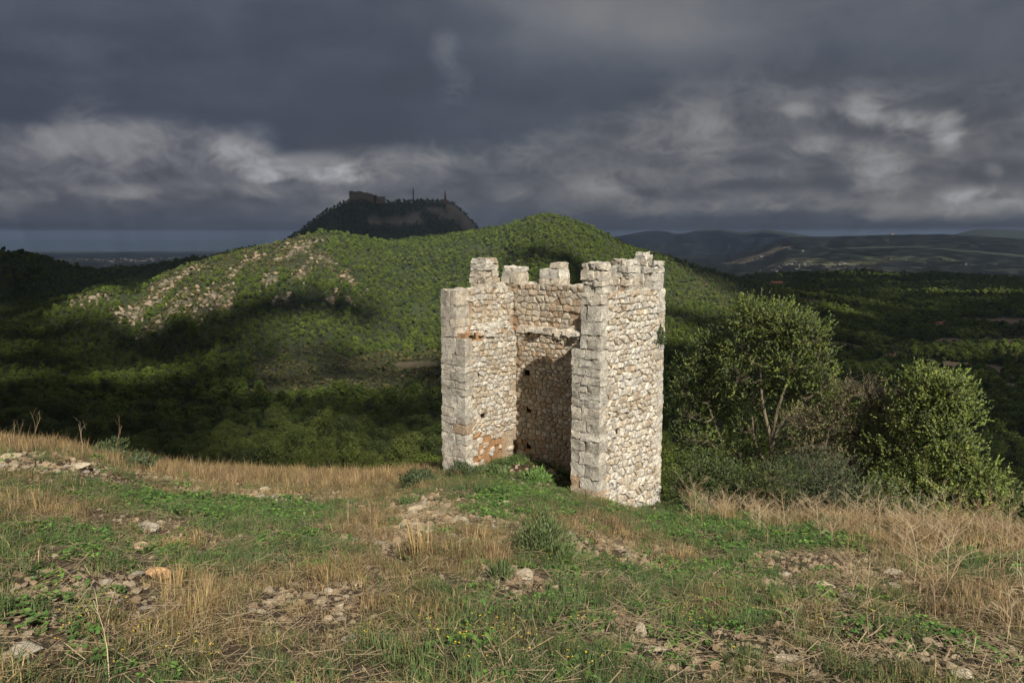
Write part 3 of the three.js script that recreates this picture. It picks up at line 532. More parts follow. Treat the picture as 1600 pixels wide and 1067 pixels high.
      let cx = 0, cy = 0; cell.forEach((p) => { cx += p[0]; cy += p[1]; }); cx /= cell.length; cy /= cell.length;
      const wa = s[0] + cx, wy = s[1] + cy;
      if (wa < a0 + 0.03 || wa > a1 - 0.03 || wy < y0 || wy > y1 - 0.02 || (o.skip && o.skip(wa, wy))) continue;
      if (o.lost && r() < o.lost) continue;
      const size = Math.max(...cell.map((p) => Math.hypot(p[0] - cx, p[1] - cy)));
      const lean = o.lean ? o.lean(wy) : 0, j = o.joint * (0.6 + 0.9 * r()), bulge = o.bulge * (0.5 + r()), tip = [(r() - 0.5) * 0.16, (r() - 0.5) * 0.16], off = r() * 80;
      // finer outline: points between the corners, pulled in a little
      const ring = []; cell.forEach((p, i) => { const t = cell[(i + 1) % cell.length]; ring.push(p); if (Math.hypot(t[0] - p[0], t[1] - p[1]) > 0.07) ring.push([lerp(p[0], t[0], 0.5) * 1.0, lerp(p[1], t[1], 0.5)]); });
      const at = (p, shrink, n, rough) => {
        let x = p[0] - cx, y = p[1] - cy; const l = Math.hypot(x, y) || 1, k = Math.max(0.15, (l - j * shrink) / l); x *= k; y *= k;
        x += 0.012 * n3(x * 14 + off, y * 14, 1); y += 0.012 * n3(x * 14, y * 14 + off, 2);
        const d = n + x * tip[0] + y * tip[1] + rough * n3(x * 11 + off, y * 11, off), aa = clamp(wa + x + lean * y, a0 - 0.01, a1 + 0.01), yy = wy + y;
        return O.clone().addScaledVector(A, aa).addScaledVector(Y, yy).addScaledVector(N, d);
      };
      const t = new Tris(), tone = o.color(wa, wy), R0 = ring.map((p) => at(p, 0.45, -0.07, 0)), R1 = ring.map((p) => at(p, 0.7, bulge * 0.35, 0.02)), R2 = ring.map((p) => at([cx + (p[0] - cx) * 0.62, cy + (p[1] - cy) * 0.62], 0.6, bulge * 0.95, 0.03)), mid = at([cx, cy], 0, bulge, 0.02);
      const put = (p) => { const k = 1 + 0.2 * n3(p.x * 5 + off, p.y * 5, p.z * 5); t.v(p, N, tint(tone, k), p.dot(A) + off, p.dot(Y) + off * 1.3); };
      for (let i = 0; i < ring.length; i++) { const k = (i + 1) % ring.length; for (const q of [R0[i], R0[k], R1[k], R0[i], R1[k], R1[i], R1[i], R1[k], R2[k], R1[i], R2[k], R2[i], R2[i], R2[k], mid]) put(q); }
      let g = t.geo(); g.deleteAttribute('normal'); g = toCreasedNormals(g, 0.7);
      out.push({ g, size: size * (o.keep || 1) });
    }
    return out;
  }
  // cores: mortar bodies with the square put-log holes cut out of them
  const evaluator = new Evaluator(); evaluator.attributes = ['position', 'normal', 'uv', 'color']; evaluator.useGroups = false;
  const cored = (u0, u1, y0, y1, v0, v1, inner) => {
    const g = new THREE.BoxGeometry(u1 - u0, y1 - y0, v1 - v0, Math.ceil((u1 - u0) / 0.12), Math.ceil((y1 - y0) / 0.12), Math.ceil((v1 - v0) / 0.12)), p = g.attributes.position, n = g.attributes.normal, C = [], uv = [];
    g.translate((u0 + u1) / 2, (y0 + y1) / 2, -(v0 + v1) / 2);
    for (let i = 0; i < p.count; i++) { const x = p.getX(i), y = p.getY(i), z = p.getZ(i), q = rusty(x, y, -z, inner), k = 0.95 + 0.3 * n3(x * 2, y * 2, z * 2); C.push(...tint(mixc([0.60, 0.505, 0.385], [0.57, 0.33, 0.17], q), k)); const ax = Math.abs(n.getX(i)), ay = Math.abs(n.getY(i)); uv.push(ax > 0.5 ? z : x, ay > 0.5 ? z : y); }
    g.setAttribute('color', new THREE.Float32BufferAttribute(C, 3)); g.setAttribute('uv', new THREE.Float32BufferAttribute(uv, 2));
    return g;
  };
  const cut = (g, holes) => {
    let b = new Brush(g); b.updateMatrixWorld();
    for (const [u, y, v, du, dy, dv] of holes) {
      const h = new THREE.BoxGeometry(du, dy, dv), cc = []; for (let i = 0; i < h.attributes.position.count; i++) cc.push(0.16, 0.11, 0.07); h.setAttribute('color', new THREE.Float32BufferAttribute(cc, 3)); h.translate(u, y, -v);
      const k = new Brush(h); k.updateMatrixWorld(); b = evaluator.evaluate(b, k, SUBTRACTION);
    }
    return b.geometry;
  };
  const IN = 0.03, v2 = S - TB, v2u = S - TBU;
  const holesLeft = [[0.5, 4.10, 0.32, 1.0, 0.20, 0.26], [0.75, 3.02, 0.52, 0.5, 0.12, 0.12], [0.75, 1.90, 0.70, 0.5, 0.13, 0.17]];
  const holesBack = [[1.24, 2.93, v2 + 0.1, 0.17, 0.15, 0.7], [1.30, 1.90, v2 + 0.1, 0.16, 0.17, 0.7], [1.30, 0.85, v2 + 0.1, 0.16, 0.16, 0.7], [1.30, 4.06, v2 + 0.1, 0.15, 0.13, 0.7], [1.86, 4.14, v2 + 0.1, 0.11, 0.10, 0.6], [2.80, 4.12, v2 + 0.1, 0.10, 0.12, 0.6]];
  const holesRight = [[W, 3.21, 0.45, 0.7, 0.12, 0.16], [W, 2.10, 0.76, 0.6, 0.12, 0.10]];
  const left = mesh('wall', mergeGeometries([cut(cored(IN, TL - IN, LOWEST, LEDGE - 0.05, IN, S - IN, 'left'), holesLeft).toNonIndexed(), cored(IN, TU - IN, LEDGE - 0.05, TOPL - IN, IN, v2u + IN, 'left').toNonIndexed()]), mortarMat, tower);
  const back = mesh('wall', mergeGeometries([cut(cored(TL - IN, W - TR + IN, LOWEST, LEDGE - 0.05, v2 + IN, S - IN, 'back'), holesBack).toNonIndexed(), cored(IN, W - IN, LEDGE - 0.05, CREN - IN, v2u + IN, S - IN, 'back').toNonIndexed()]), mortarMat, tower);
  const right = mesh('wall', mergeGeometries([cut(cored(W - TR + IN, W - IN, LOWEST, LEDGE - 0.2, IN, S - IN, 'right'), holesRight).toNonIndexed(), cored(W - TU + IN, W - IN, LEDGE - 0.2, CREN - IN, IN, v2u + IN, 'right').toNonIndexed()]), mortarMat, tower);
  for (const w of [left, back, right]) w.userData = {};
  left.userData.label = 'left wall with rusty orange mortar low down'; back.userData.label = 'back wall half in shadow with square holes'; right.userData.label = 'right wall with a bright rubble outer face';
  const add = (list, parent) => list.forEach((q) => stones.push({ ...q, parent }));
  const hole = (hs, ai) => (a, y) => hs.some((h) => { const c = ai === 'v' ? h[2] : h[0], w = ai === 'v' ? h[5] : h[3]; return Math.abs(a - c) < w / 2 + 0.035 && Math.abs(y - h[1]) < h[4] / 2 + 0.035; });
  const pick = (...l) => l[Math.floor(r() * l.length)], vary = (c) => tint(c, 0.88 + 0.22 * r());
  const zig = (p, lo, hi, k) => (y) => y > lo && y < hi ? k * (Math.floor((y - lo) / p) % 2 ? -1 : 1) : 0;
  const X = V(1, 0, 0), Zb = V(0, 0, -1), up = V(0, 1, 0);
  // inner face of the left wall, lower and upper
  const lc = (a, y) => { const q = rusty(TL, y, a, 'left'); return vary(q > 0.6 && r() < 0.55 ? pick(rust, warm, pale) : pick(pale, cream, cream, warm, grey)); };
  add(rubble(P(TL, 0, 0), Zb, X, 0.26, v2, -0.3, LEDGE - 0.02, { h: [0.1, 0.2], w: [0.1, 0.3], joint: 0.018, bulge: 0.02, color: lc, skip: (a, y) => hole(holesLeft, 'v')(a, y) || (y > 3.92 && a < 0.75 + 0.5 * r()) || (y < 1.25 && a > 0.3 && r() < 0.68), lean: (y) => zig(0.16, 1.28, 1.75, 0.75)(y) }), left);
  add(rubble(P(TU, 0, 0), Zb, X, 0.30, v2u, LEDGE - 0.05, TOPL - 0.02, { h: [0.1, 0.19], w: [0.1, 0.27], joint: 0.017, bulge: 0.02, color: lc, skip: (a, y) => a < 0.62 && y > 4.3 && r() < 0.85, lost: 0.12 }), left);
  // inner face of the back wall
  const bc = () => vary(pick(cream, warm, warm, mixc(warm, rust, 0.35), mixc(grey, warm, 0.5)));
  add(rubble(P(0, 0, v2), X, V(0, 0, 1), TL, W - TR, -0.5, LEDGE - 0.05, { h: [0.1, 0.2], w: [0.1, 0.32], joint: 0.018, bulge: 0.018, color: bc, skip: hole(holesBack, 'u') }), back);
  add(rubble(P(0, 0, v2u), X, V(0, 0, 1), TU, W - TU, LEDGE - 0.1, CREN + 0.05, { h: [0.10, 0.24], w: [0.11, 0.36], joint: 0.018, bulge: 0.024, color: bc, lost: 0.06 }), back);
  // bright outer face of the right wall
  const rc = () => vary(pick(pale, pale, pale, cream, cream, warm));
  add(rubble(P(W, 0, 0), Zb, X, 0.24, S - 0.2, LOWEST + 0.2, CREN - 0.02, { h: [0.11, 0.24], w: [0.08, 0.26], joint: 0.018, bulge: 0.032, color: rc, lost: 0.03, keep: 1.15, skip: hole(holesRight, 'v'), lean: (y) => zig(0.24, 3.9, 4.9, 0.42)(y) || zig(0.2, 0.35, 0.8, -0.5)(y) || zig(0.3, 2.1, 3.0, 0.3)(y) }), right);
  // faces turned away: outer left, outer back, inner right
  add(rubble(P(0, 0, 0), Zb, V(-1, 0, 0), 0.26, S, LOWEST + 0.2, TOPL - 0.02, { h: [0.15, 0.28], w: [0.2, 0.45], joint: 0.03, bulge: 0.03, color: rc, keep: 0.2 }), left);
  add(rubble(P(0, 0, S), X, Zb, 0, W, LOWEST + 0.2, CREN - 0.02, { h: [0.16, 0.3], w: [0.22, 0.5], joint: 0.03, bulge: 0.03, color: rc, keep: 0.2 }), back);
  add(rubble(P(W - TR, 0, 0), Zb, V(-1, 0, 0), 0.24, v2, -0.4, LEDGE - 0.25, { h: [0.14, 0.26], w: [0.18, 0.42], joint: 0.03, bulge: 0.02, color: bc, keep: 0.2 }), right);
  // tops of the walls and the ledges
  const tops = { h: [0.14, 0.26], w: [0.14, 0.34], joint: 0.02, bulge: 0.035, color: () => vary(pick(grey, cream, pale)), keep: 0.6 };
  add(rubble(P(0, TOPL - 0.02, 0), Zb, up, 0.02, v2u, 0.01, TU - 0.01, { ...tops, flat: X }), left);
  add(rubble(P(0, CREN - 0.02, v2u), X, up, 0.02, W - 0.02, 0.01, TBU - 0.01, { ...tops, flat: Zb }), back);
  add(rubble(P(W - TU, CREN - 0.02, 0), Zb, up, 0.4, v2u, 0.01, TU - 0.01, { ...tops, flat: X, color: () => vary(pick(warm, rust, grey)) }), right);
  add(rubble(P(TU, LEDGE - 0.05, 0), Zb, up, 0.05, v2u, 0.01, TL - TU, { ...tops, flat: X, color: () => vary(pick(warm, rust, cream)) }), left);
  add(rubble(P(TL, LEDGE - 0.04, v2), X, up, 0, W - TL - TR, 0.01, 0.22, { ...tops, flat: Zb }), back);
  // corner blocks in courses
  const course = (y0, y1, fn, low = 0.17, more = 0.2) => { let y = y0, k = 0; while (y < y1 - 0.1) { let h = low + more * r(); if (y + h > y1 - 0.16) h = y1 - y; fn(y + h / 2, h + 0.004 - 0.014 * r(), k++); y += h; } };
  const big = (parent, ...a) => stones.push({ g: block(...a), size: 9, parent });
  const endTone = (u, y) => { const q = rusty(u, y, 0, 'end'); return vary(q > 0.62 ? mixc(warm, rust, 0.5 * r()) : pick(grey, grey, mixc(grey, pale, 0.5), mixc(grey, cream, 0.6), dark)); };
  // left pillar end: full width below the ledge, thinner above
  course(LOWEST, 4.05, (y, h, k) => { const d1 = k % 2 ? 0.30 : 0.52, w = k % 2 ? 0.34 + 0.08 * r() : 0.50 + 0.06 * r(), d2 = k % 2 ? 0.50 : 0.28; big(left, w / 2 - 0.01, y, d1 / 2 - 0.012, w - 0.015, h, d1, endTone(0.2, y), 0.15, 0.017); const x0 = w + 0.004; big(left, (x0 + TL) / 2 + 0.006, y + (r() - 0.5) * 0.012, d2 / 2 - 0.008 - 0.012 * r(), TL - x0, h, d2, endTone(0.7, y), 0.17, 0.017); });
  course(4.07, TOPL, (y, h, k) => { const d = k % 2 ? 0.3 : 0.5, w = k % 2 ? 0.33 : TU; big(left, w / 2 - 0.006, y, d / 2 - 0.012, w - 0.012, h, d, endTone(0.2, y), 0.15, 0.017); if (w < 0.5) big(left, (w + TU) / 2 + 0.006, y, 0.24, TU - w - 0.01, h, 0.5, vary(cream), 0.15); });
  // right pillar end
  course(LOWEST, 4.10, (y, h, k) => { const d1 = k % 2 ? 0.26 + 0.1 * r() : 0.46 + 0.2 * r(), w = k % 2 ? 0.50 + 0.1 * r() : 0.34 + 0.1 * r(); big(right, W - w / 2 + 0.012, y, d1 / 2 - 0.014, w - 0.014, h, d1, endTone(W - 0.1, y), 0.15, 0.018); const x1 = W - w - 0.004; big(right, (W - TR + x1) / 2, y, 0.15 - 0.012 * r(), x1 - W + TR, h, 0.3, endTone(W - 0.6, y), 0.16, 0.018); });
  course(4.12, CREN, (y, h, k) => { const d1 = k % 2 ? 0.28 : 0.5 + 0.12 * r(), w = k % 2 ? TU : 0.36 + 0.06 * r(); big(right, W - w / 2 + 0.012, y, d1 / 2 - 0.014, w - 0.014, h, d1, endTone(W - 0.1, y), 0.15, 0.018); if (w < 0.5) big(right, W - TU + (TU - w) / 2 - 0.003, y, 0.15, TU - w - 0.012, h, 0.3, endTone(W - 0.5, y), 0.16); });
  // far right corner
  course(LOWEST, CREN, (y, h, k) => { const d = k % 2 ? 0.24 + 0.08 * r() : 0.42 + 0.14 * r(); big(right, W - 0.16 + 0.016, y, S - d / 2 + 0.01, 0.34, h, d, vary(pick(pale, cream, pale)), 0.16, 0.018); });
  // merlons: courses of blocks with a rough cap
  const merlon = (parent, u0, u1, v0, v1, y0, y1, label, tones, cap = true) => {
    const g = new THREE.Group(); g.name = 'merlon'; g.userData = { label }; tower.add(g);
    const along = u1 - u0 > v1 - v0;
    course(y0 - 0.02, y1 - (cap ? 0.15 : 0), (y, h, k) => {
      const L = along ? u1 - u0 : v1 - v0, n = L < 0.5 ? 1 + (k % 2) : 2, cuts = [0]; for (let i = 1; i < n; i++) cuts.push((i + (r() - 0.5) * 0.5) / n); cuts.push(1);
      for (let i = 0; i < n; i++) { const a = lerp(along ? u0 : v0, along ? u1 : v1, cuts[i]), b = lerp(along ? u0 : v0, along ? u1 : v1, cuts[i + 1]), m = (a + b) / 2, j = (r() - 0.5) * 0.06, w = (along ? v1 - v0 : u1 - u0) - 0.07 * r(); mesh('stone', along ? block(m, y, (v0 + v1) / 2 + j, b - a - 0.012, h, w, vary(pick(...tones)), 0.16, 0.02) : block((u0 + u1) / 2 + j, y, m, w, h, b - a - 0.012, vary(pick(...tones)), 0.16, 0.024), stoneMat, g); }
    }, 0.11, 0.12);
    if (cap) { const n = along ? 2 : 1; for (let i = 0; i < n + 1; i++) { const f = n === 1 ? (i ? 0.68 : 0.30) : (i + 0.5) / (n + 1), w = (along ? u1 - u0 : v1 - v0) / (n + 1), hh = 0.09 + 0.10 * r(); mesh('stone', along ? block(lerp(u0, u1, f), y1 - 0.15 + hh / 2, (v0 + v1) / 2, w * 0.95, hh, (v1 - v0) * 0.85, vary(pick(...tones)), 0.3, 0.03) : block((u0 + u1) / 2, y1 - 0.15 + hh / 2, lerp(v0, v1, f), (u1 - u0) * 0.9, hh, w * 0.97, vary(pick(...tones)), 0.3, 0.03), stoneMat, g); } }
    return g;
  };
  merlon(right, W - TU, W + 0.01, 0, 0.42, CREN, 6.08, 'front merlon on the right wall', [grey, grey, mixc(grey, cream, 0.5)]);
  merlon(right, W - TU + 0.03, W - 0.02, 1.18, 1.66, CREN, 6.16, 'middle merlon on the right wall', [cream, pale, grey, pale]);
  const third = merlon(right, W - TU, W + 0.01, 2.26, S, CREN, 6.10, 'tallest merlon at the back corner of the right wall', [pale, cream, pale]);
  mesh('stone', block(W - 0.40, 6.14, S - 0.36, 0.32, 0.13, 0.36, vary(pale), 0.3, 0.03), stoneMat, third); mesh('stone', block(W - 0.46, 6.25, S - 0.33, 0.24, 0.11, 0.30, vary(pale), 0.3, 0.03), stoneMat, third);
  merlon(left, 0, TU, 1.13, 1.70, TOPL, 6.10, 'tall merlon on the left wall', [cream, pale, warm, grey]);
  const ma = merlon(back, 0.14, 0.74, v2u, S, CREN, 5.86, 'squat merlon at the left of the back wall', [cream, pale, grey, warm]);
  const mb = merlon(back, 1.48, 2.19, v2u, S, CREN, 5.82, 'stepped merlon in the middle of the back wall', [cream, pale, warm], false);
  mesh('stone', block(2.0, 5.91, v2u + 0.27, 0.34, 0.17, 0.40, vary(cream), 0.22, 0.02), stoneMat, mb);
  // slabs edging the ledge, loose stones on it
  [[1.14, 0.52], [1.62, 0.40], [2.0, 0.30]].forEach(([u, w]) => big(back, u, LEDGE - 0.07, v2 + 0.10, w, 0.2, 0.30, vary(cream), 0.18, 0.02));
  [[2.36, 0.3], [2.66, 0.26], [2.98, 0.28], [3.28, 0.26], [3.6, 0.3], [3.92, 0.3]].forEach(([u, w]) => big(back, u, LEDGE - 0.08 - 0.05 * r(), v2 + 0.08, w, 0.17 + 0.08 * r(), 0.28, vary(pick(cream, grey)), 0.42, 0.03));
  [[0.74, 1.10, 0.20, 0.3], [0.76, 1.42, 0.17, 0.28], [0.72, 1.74, 0.13, 0.22], [0.72, 0.85, 0.10, 0.26], [0.80, 1.0, 0.13, 0.3]].forEach(([u, v, h, w], k) => big(left, u, LEDGE - 0.02 + h * 0.4 - (k > 3 ? 0.16 : 0), v, 0.3, h, w, vary(pale), 0.42, 0.03));
  // the largest become parts, the many small ones one mass per wall
  stones.sort((a, b) => b.size - a.size);
  const own = 300 - 60; let n = 0;
  const rest = new Map([[left, []], [back, []], [right, []]]);
  for (const s of stones) { if (n < own) { n++; mesh('stone', s.g, stoneMat, s.parent); } else rest.get(s.parent).push(s.g); }
  for (const [parent, list] of rest) if (list.length) mesh('rubble_stones', mergeGeometries(list), stoneMat, parent).userData = { kind: 'stuff' };
}

// ------------------------------------------------------------------ foreground: patches, stones, grass, weeds, dry stalks
const patch = ([px, py, rx, ry]) => { const p = near(px, py), a = near(px, py - ry), b = near(px, py + ry), d = Math.hypot(p.x, p.z), az = Math.atan2(p.x, -p.z), dr = Math.min(6, Math.abs(Math.hypot(a.x, a.z) - Math.hypot(b.x, b.z)) / 2); return { s: Math.sin(az), c: Math.cos(az), d, w: rx * d / FOCAL, h: dr, x: p.x, z: p.z }; };
const inside = (list, x, z) => { let m = 0; for (const b of list) { const dt = x * b.c + z * b.s, dr = x * b.s - z * b.c - b.d, q = Math.hypot(dt / b.w, dr / b.h); m = Math.max(m, 1.35 - q * 0.85); } return clamp(m, 0, 1); };
const STONY = [[720, 800, 120, 30], [650, 790, 70, 18], [640, 830, 90, 22], [130, 920, 110, 30], [480, 940, 90, 32], [70, 722, 90, 14], [250, 745, 70, 8], [400, 772, 110, 10], [960, 860, 120, 22], [1290, 900, 130, 26], [1160, 1030, 160, 40], [1000, 1000, 70, 30], [820, 905, 60, 18], [250, 830, 60, 16], [1470, 1020, 120, 30], [820, 760, 60, 14], [60, 1000, 70, 30], [1240, 870, 90, 14]].map(patch);
const DRY = [[380, 742, 260, 16], [520, 745, 120, 20], [60, 700, 130, 20], [60, 800, 90, 22], [400, 960, 190, 60], [540, 900, 110, 30], [610, 830, 90, 30], [240, 850, 90, 20], [930, 830, 90, 20], [300, 1010, 150, 50], [640, 880, 90, 26], [1120, 950, 60, 30], [1260, 970, 70, 40], [1460, 860, 130, 16], [1520, 960, 110, 40], [1050, 880, 60, 20], [760, 850, 50, 20]].map(patch);
const LUSH = [[1000, 990, 190, 50], [1180, 960, 200, 40], [820, 1040, 140, 40], [150, 850, 130, 30], [90, 940, 100, 40], [320, 800, 140, 20], [820, 740, 70, 24], [900, 880, 90, 20], [700, 1000, 140, 40], [230, 1030, 140, 40], [1080, 900, 120, 24], [1330, 990, 140, 40], [460, 860, 90, 24], [1250, 850, 70, 14], [1560, 880, 70, 16], [1150, 800, 110, 16]].map(patch);
const inTower = (x, z, m = 0.02) => { const [u, v] = towerLocal(x, z); if (u < -m || u > 5.09 + m || v < -m || v > 2.84 + m) return false; return !(u > 0.9 && u < 4.25 && v < 2.05); };
{
  const r = rng(909);
  // ---- stones one could pick up
  const stoneMats = [[0.80, 0.67, 0.48], [0.72, 0.56, 0.37], [0.66, 0.60, 0.50], [0.85, 0.75, 0.58]].map((c) => { const m = rockMat.clone(); m.color = col(...c); return m; });
  const laid = [];
  function stone(p, s, label, group, tone, shape, flat = 1) {
    const m = mesh('stone', ROCK[shape % 8], stoneMats[tone % 4]); m.position.set(p.x, p.y + s * 0.2, p.z); m.rotation.set((r() - 0.5) * 0.4, r() * 6.3, (r() - 0.5) * 0.4); m.scale.set(s * (0.9 + 0.5 * r()), s * flat * (0.7 + 0.4 * r()), s * (0.8 + 0.3 * r())); tag(m, label, 'stone', group); laid.push([p.x, p.z, s]); return m;
  }
  const single = (px, py, wpx, label, tone, shape, flat) => { const p = near(px, py), s = wpx / 2 * Math.hypot(p.x, p.y, p.z) / FOCAL; return stone(p, s * 0.95, label, null, tone, shape, flat); };
  const ochre = single(247, 908, 28, 'rounded orange-ochre stone standing upright in the grass at lower left', 0, 1, 1.5); ochre.material = rockMat.clone(); ochre.material.color = col(0.80, 0.52, 0.28); ochre.position.y += 0.04;
  single(212, 900, 26, 'low pinkish grey stone just left of the orange-ochre stone', 2, 2, 0.6);
  single(998, 990, 28, 'pale angular stone among the bright green weeds, below the middle', 3, 3, 1.3);
  single(1022, 1018, 40, 'long flat cream stone lying right below the pale angular stone', 3, 4, 0.5);
  single(820, 904, 34, 'lumpy pale stone beside a green grass tuft in mid slope', 3, 5, 1.0);
  single(855, 912, 16, 'small cream stone immediately right of the lumpy pale stone', 1, 6, 0.9);
  single(38, 1018, 46, 'broad whitish stone in the bottom left corner of the slope', 2, 7, 0.5);
  single(1232, 1034, 34, 'wide whitish stone half sunk among weeds at the bottom right', 3, 0, 0.6);
  single(1505, 1058, 30, 'pale triangular stone by dark soil in the bottom right corner', 3, 1, 0.9);
  single(636, 996, 28, 'flat cream stone at the bottom, on bare soil left of the weeds', 0, 2, 0.7);
  single(14, 716, 30, 'yellowish rock on the crest at the left edge', 0, 4, 0.8);
  single(122, 732, 30, 'pale rock half buried in dry grass on the left crest', 3, 4, 0.9);
  single(1330, 935, 40, 'whitish stone below the dry stalks on the right of the slope', 3, 5, 0.7);
  single(1290, 918, 26, 'cream stone up-slope left of the whitish stone under the stalks', 0, 6, 0.8);
  single(1215, 1048, 24, 'small brown-stained stone at the bottom edge right of centre', 1, 7, 0.8);
  single(545, 1000, 22, 'grey-cream stone in the sparse soil patch at the bottom', 2, 0, 0.8);
  single(232, 828, 30, 'mossy whitish stone in green weeds on the left slope', 2, 1, 0.7);
  single(215, 858, 24, 'light brown stone under dry grass on the left slope', 1, 2, 0.7);
  single(535, 845, 22, 'pale stone at the foot of thin dry stems in mid slope', 0, 3, 0.7);
  single(655, 797, 30, 'flat broad stone on the stony ground left of the tower mouth', 0, 4, 0.45);
  single(665, 835, 30, 'light lump of rock in the middle of the stony patch', 3, 5, 0.8);
  single(722, 815, 22, 'knobbly cream stone in the stony patch towards the tower', 3, 6, 1.1);
  const groups = [[720, 800, 110, 26, 50, 'pale broken stone in the stony patch in front of the tower', 'stones of the stony patch in front of the tower'], [640, 838, 90, 22, 25, 'cream stone in the stony strip left below the tower mouth', 'stones of the stony strip below the tower mouth'], [130, 925, 100, 28, 19, 'pinkish cream stone in the cluster at lower left', 'stones of the lower left cluster'], [480, 940, 90, 30, 27, 'pale stone on the dark soil patch left of the bottom middle', 'stones of the dark soil patch'],
    [70, 728, 90, 12, 25, 'rubble stone of the low heap on the left crest', 'rubble of the left crest'], [250, 745, 60, 8, 11, 'brownish rubble stone on the bank along the left crest', 'rubble of the left bank'], [420, 775, 110, 10, 19, 'small pale stone on the worn ground below the crest grass', 'stones below the crest grass'], [1290, 905, 120, 28, 25, 'cream stone under the dry stalks on the right', 'stones under the dry stalks'], [970, 865, 110, 20, 17, 'stone in thin grass to the right in front of the tower', 'stones right in front of the tower'], [1200, 1030, 170, 34, 15, 'pale stone among the green weeds at lower right', 'stones in the lower right weeds'], [1500, 1010, 90, 40, 11, 'light stone on brown soil at the right bottom edge', 'stones of the right bottom edge'], [820, 745, 60, 16, 13, 'stone lying on the earth mound inside the open tower', 'stones of the mound in the tower']];
  for (const [px, py, rx, ry, n, label, group] of groups) {
    const b = patch([px, py, rx, ry]);
    for (let i = 0; i < n; i++) { const a = r() * 6.3, q = Math.sqrt(r()), dt = Math.cos(a) * q * b.w, dr = b.d + Math.sin(a) * q * b.h, x = b.s * dr + b.c * dt, z = -b.c * dr + b.s * dt; if (inTower(x, z, 0.1) || dr < 3.5) continue; const s = (0.02 + 0.045 * Math.pow(r(), 2)) * (0.6 + dr * 0.07); stone(V(x, H(x, z), z), s, label, group, Math.floor(r() * 4), Math.floor(r() * 8), 0.8); }
  }

  // smaller broken stones, too many to count
  const frag = PEBBLE.map(() => []);
  for (let i = 0; i < 1700; i++) {
    let x, z; if (i % 5 > 2) { const b = STONY[Math.floor(r() * STONY.length)], a = r() * 6.3, q = Math.sqrt(r()) * 1.3, dt = Math.cos(a) * q * b.w, dr = b.d + Math.sin(a) * q * b.h; x = b.s * dr + b.c * dt; z = -b.c * dr + b.s * dt; } else { const d = Math.sqrt(lerp(16, 480, r())), az = (r() * 2 - 1) * 0.64; x = Math.sin(az) * d; z = -Math.cos(az) * d; }
    const d = Math.hypot(x, z); if (d < 3.6 || inTower(x, z, 0.1) || d > poly(CREST_D, 800 + (bearing(Math.atan2(x, -z)) - 800) * 0.963)) continue;
    const s = (0.012 + 0.022 * Math.pow(r(), 2)) * (0.7 + d * 0.06), k = 0.8 + 0.4 * r(), w = r(); laid.push([x, z, s]);
    frag[i % 4].push([x, H(x, z) + s * 0.25, z, r() * 6.3, s * (0.9 + 0.7 * r()), s * (0.7 + 0.5 * r()), s, col(lerp(0.82, 0.70, w) * k, lerp(0.70, 0.52, w) * k, lerp(0.52, 0.34, w) * k), r() * 0.6, r() * 0.6]);
  }
  { const g = tag(base('rubble', V(0, 0, 0)), 'small cream limestone fragments scattered through the short grass', null, null, 'stuff'); frag.forEach((l, k) => scatter('fragments', g, ROCK[k + 2], rockMat, l)); }
  const cells = new Map(); laid.forEach((l) => { for (let i = -2; i <= 2; i++) for (let j = -2; j <= 2; j++) { const k = Math.floor(l[0] * 4 + i) * 4096 + Math.floor(l[1] * 4 + j); if (!cells.has(k)) cells.set(k, []); cells.get(k).push(l); } });
  const onStone = (x, z, more = 0.04) => { const c = cells.get(Math.floor(x * 4) * 4096 + Math.floor(z * 4)); if (!c) return false; for (const [a, b, s] of c) { const dx = x - a, dz = z - b; if (Math.hypot(dx, dz) < s * 1.15 + more) return true; if (dz > 0 && dz < s + 0.24 && Math.abs(dx + dz * a / b * -1) < s * 0.9) return true; } return false; };
  // ---- grass: a few tufts of fine blades, many times
  function tuft(seed, { n, h, spread, lean, width, droop }, tones) {
    const q = rng(seed), t = new Tris();
    for (let i = 0; i < n; i++) {
      const a = q() * 6.283, rad = spread * Math.sqrt(q()), x = Math.cos(a) * rad, z = Math.sin(a) * rad, hh = h * (0.4 + 0.6 * q()), da = a + (q() - 0.5) * 2.4, l = lean * (0.25 + q()), w = width * (0.6 + 0.7 * q());
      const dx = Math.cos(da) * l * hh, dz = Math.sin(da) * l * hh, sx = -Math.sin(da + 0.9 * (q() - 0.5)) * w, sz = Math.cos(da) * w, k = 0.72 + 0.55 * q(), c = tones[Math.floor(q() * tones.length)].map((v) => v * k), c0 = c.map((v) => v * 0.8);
      const N = V(Math.cos(da) * 0.3, 1, Math.sin(da) * 0.3).normalize();
      const b0 = V(x - sx, -0.02, z - sz), b1 = V(x + sx, -0.02, z + sz), m0 = V(x + dx * 0.4 - sx * 0.8, hh * 0.58, z + dz * 0.4 - sz * 0.8), m1 = V(x + dx * 0.4 + sx * 0.8, hh * 0.58, z + dz * 0.4 + sz * 0.8), tip = V(x + dx * (1 + droop), hh * (1 - droop * 0.5), z + dz * (1 + droop));
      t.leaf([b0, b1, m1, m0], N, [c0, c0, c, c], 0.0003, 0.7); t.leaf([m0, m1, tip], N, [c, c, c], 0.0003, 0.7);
    }
    return t.geo();
  }
  const straw = [[0.25, 0.18, 0.082], [0.19, 0.13, 0.06], [0.17, 0.105, 0.05], [0.32, 0.24, 0.125]], olive = [[0.125, 0.125, 0.042], [0.095, 0.115, 0.034], [0.17, 0.15, 0.06]], fresh = [[0.06, 0.105, 0.026], [0.08, 0.125, 0.034], [0.062, 0.09, 0.036]];
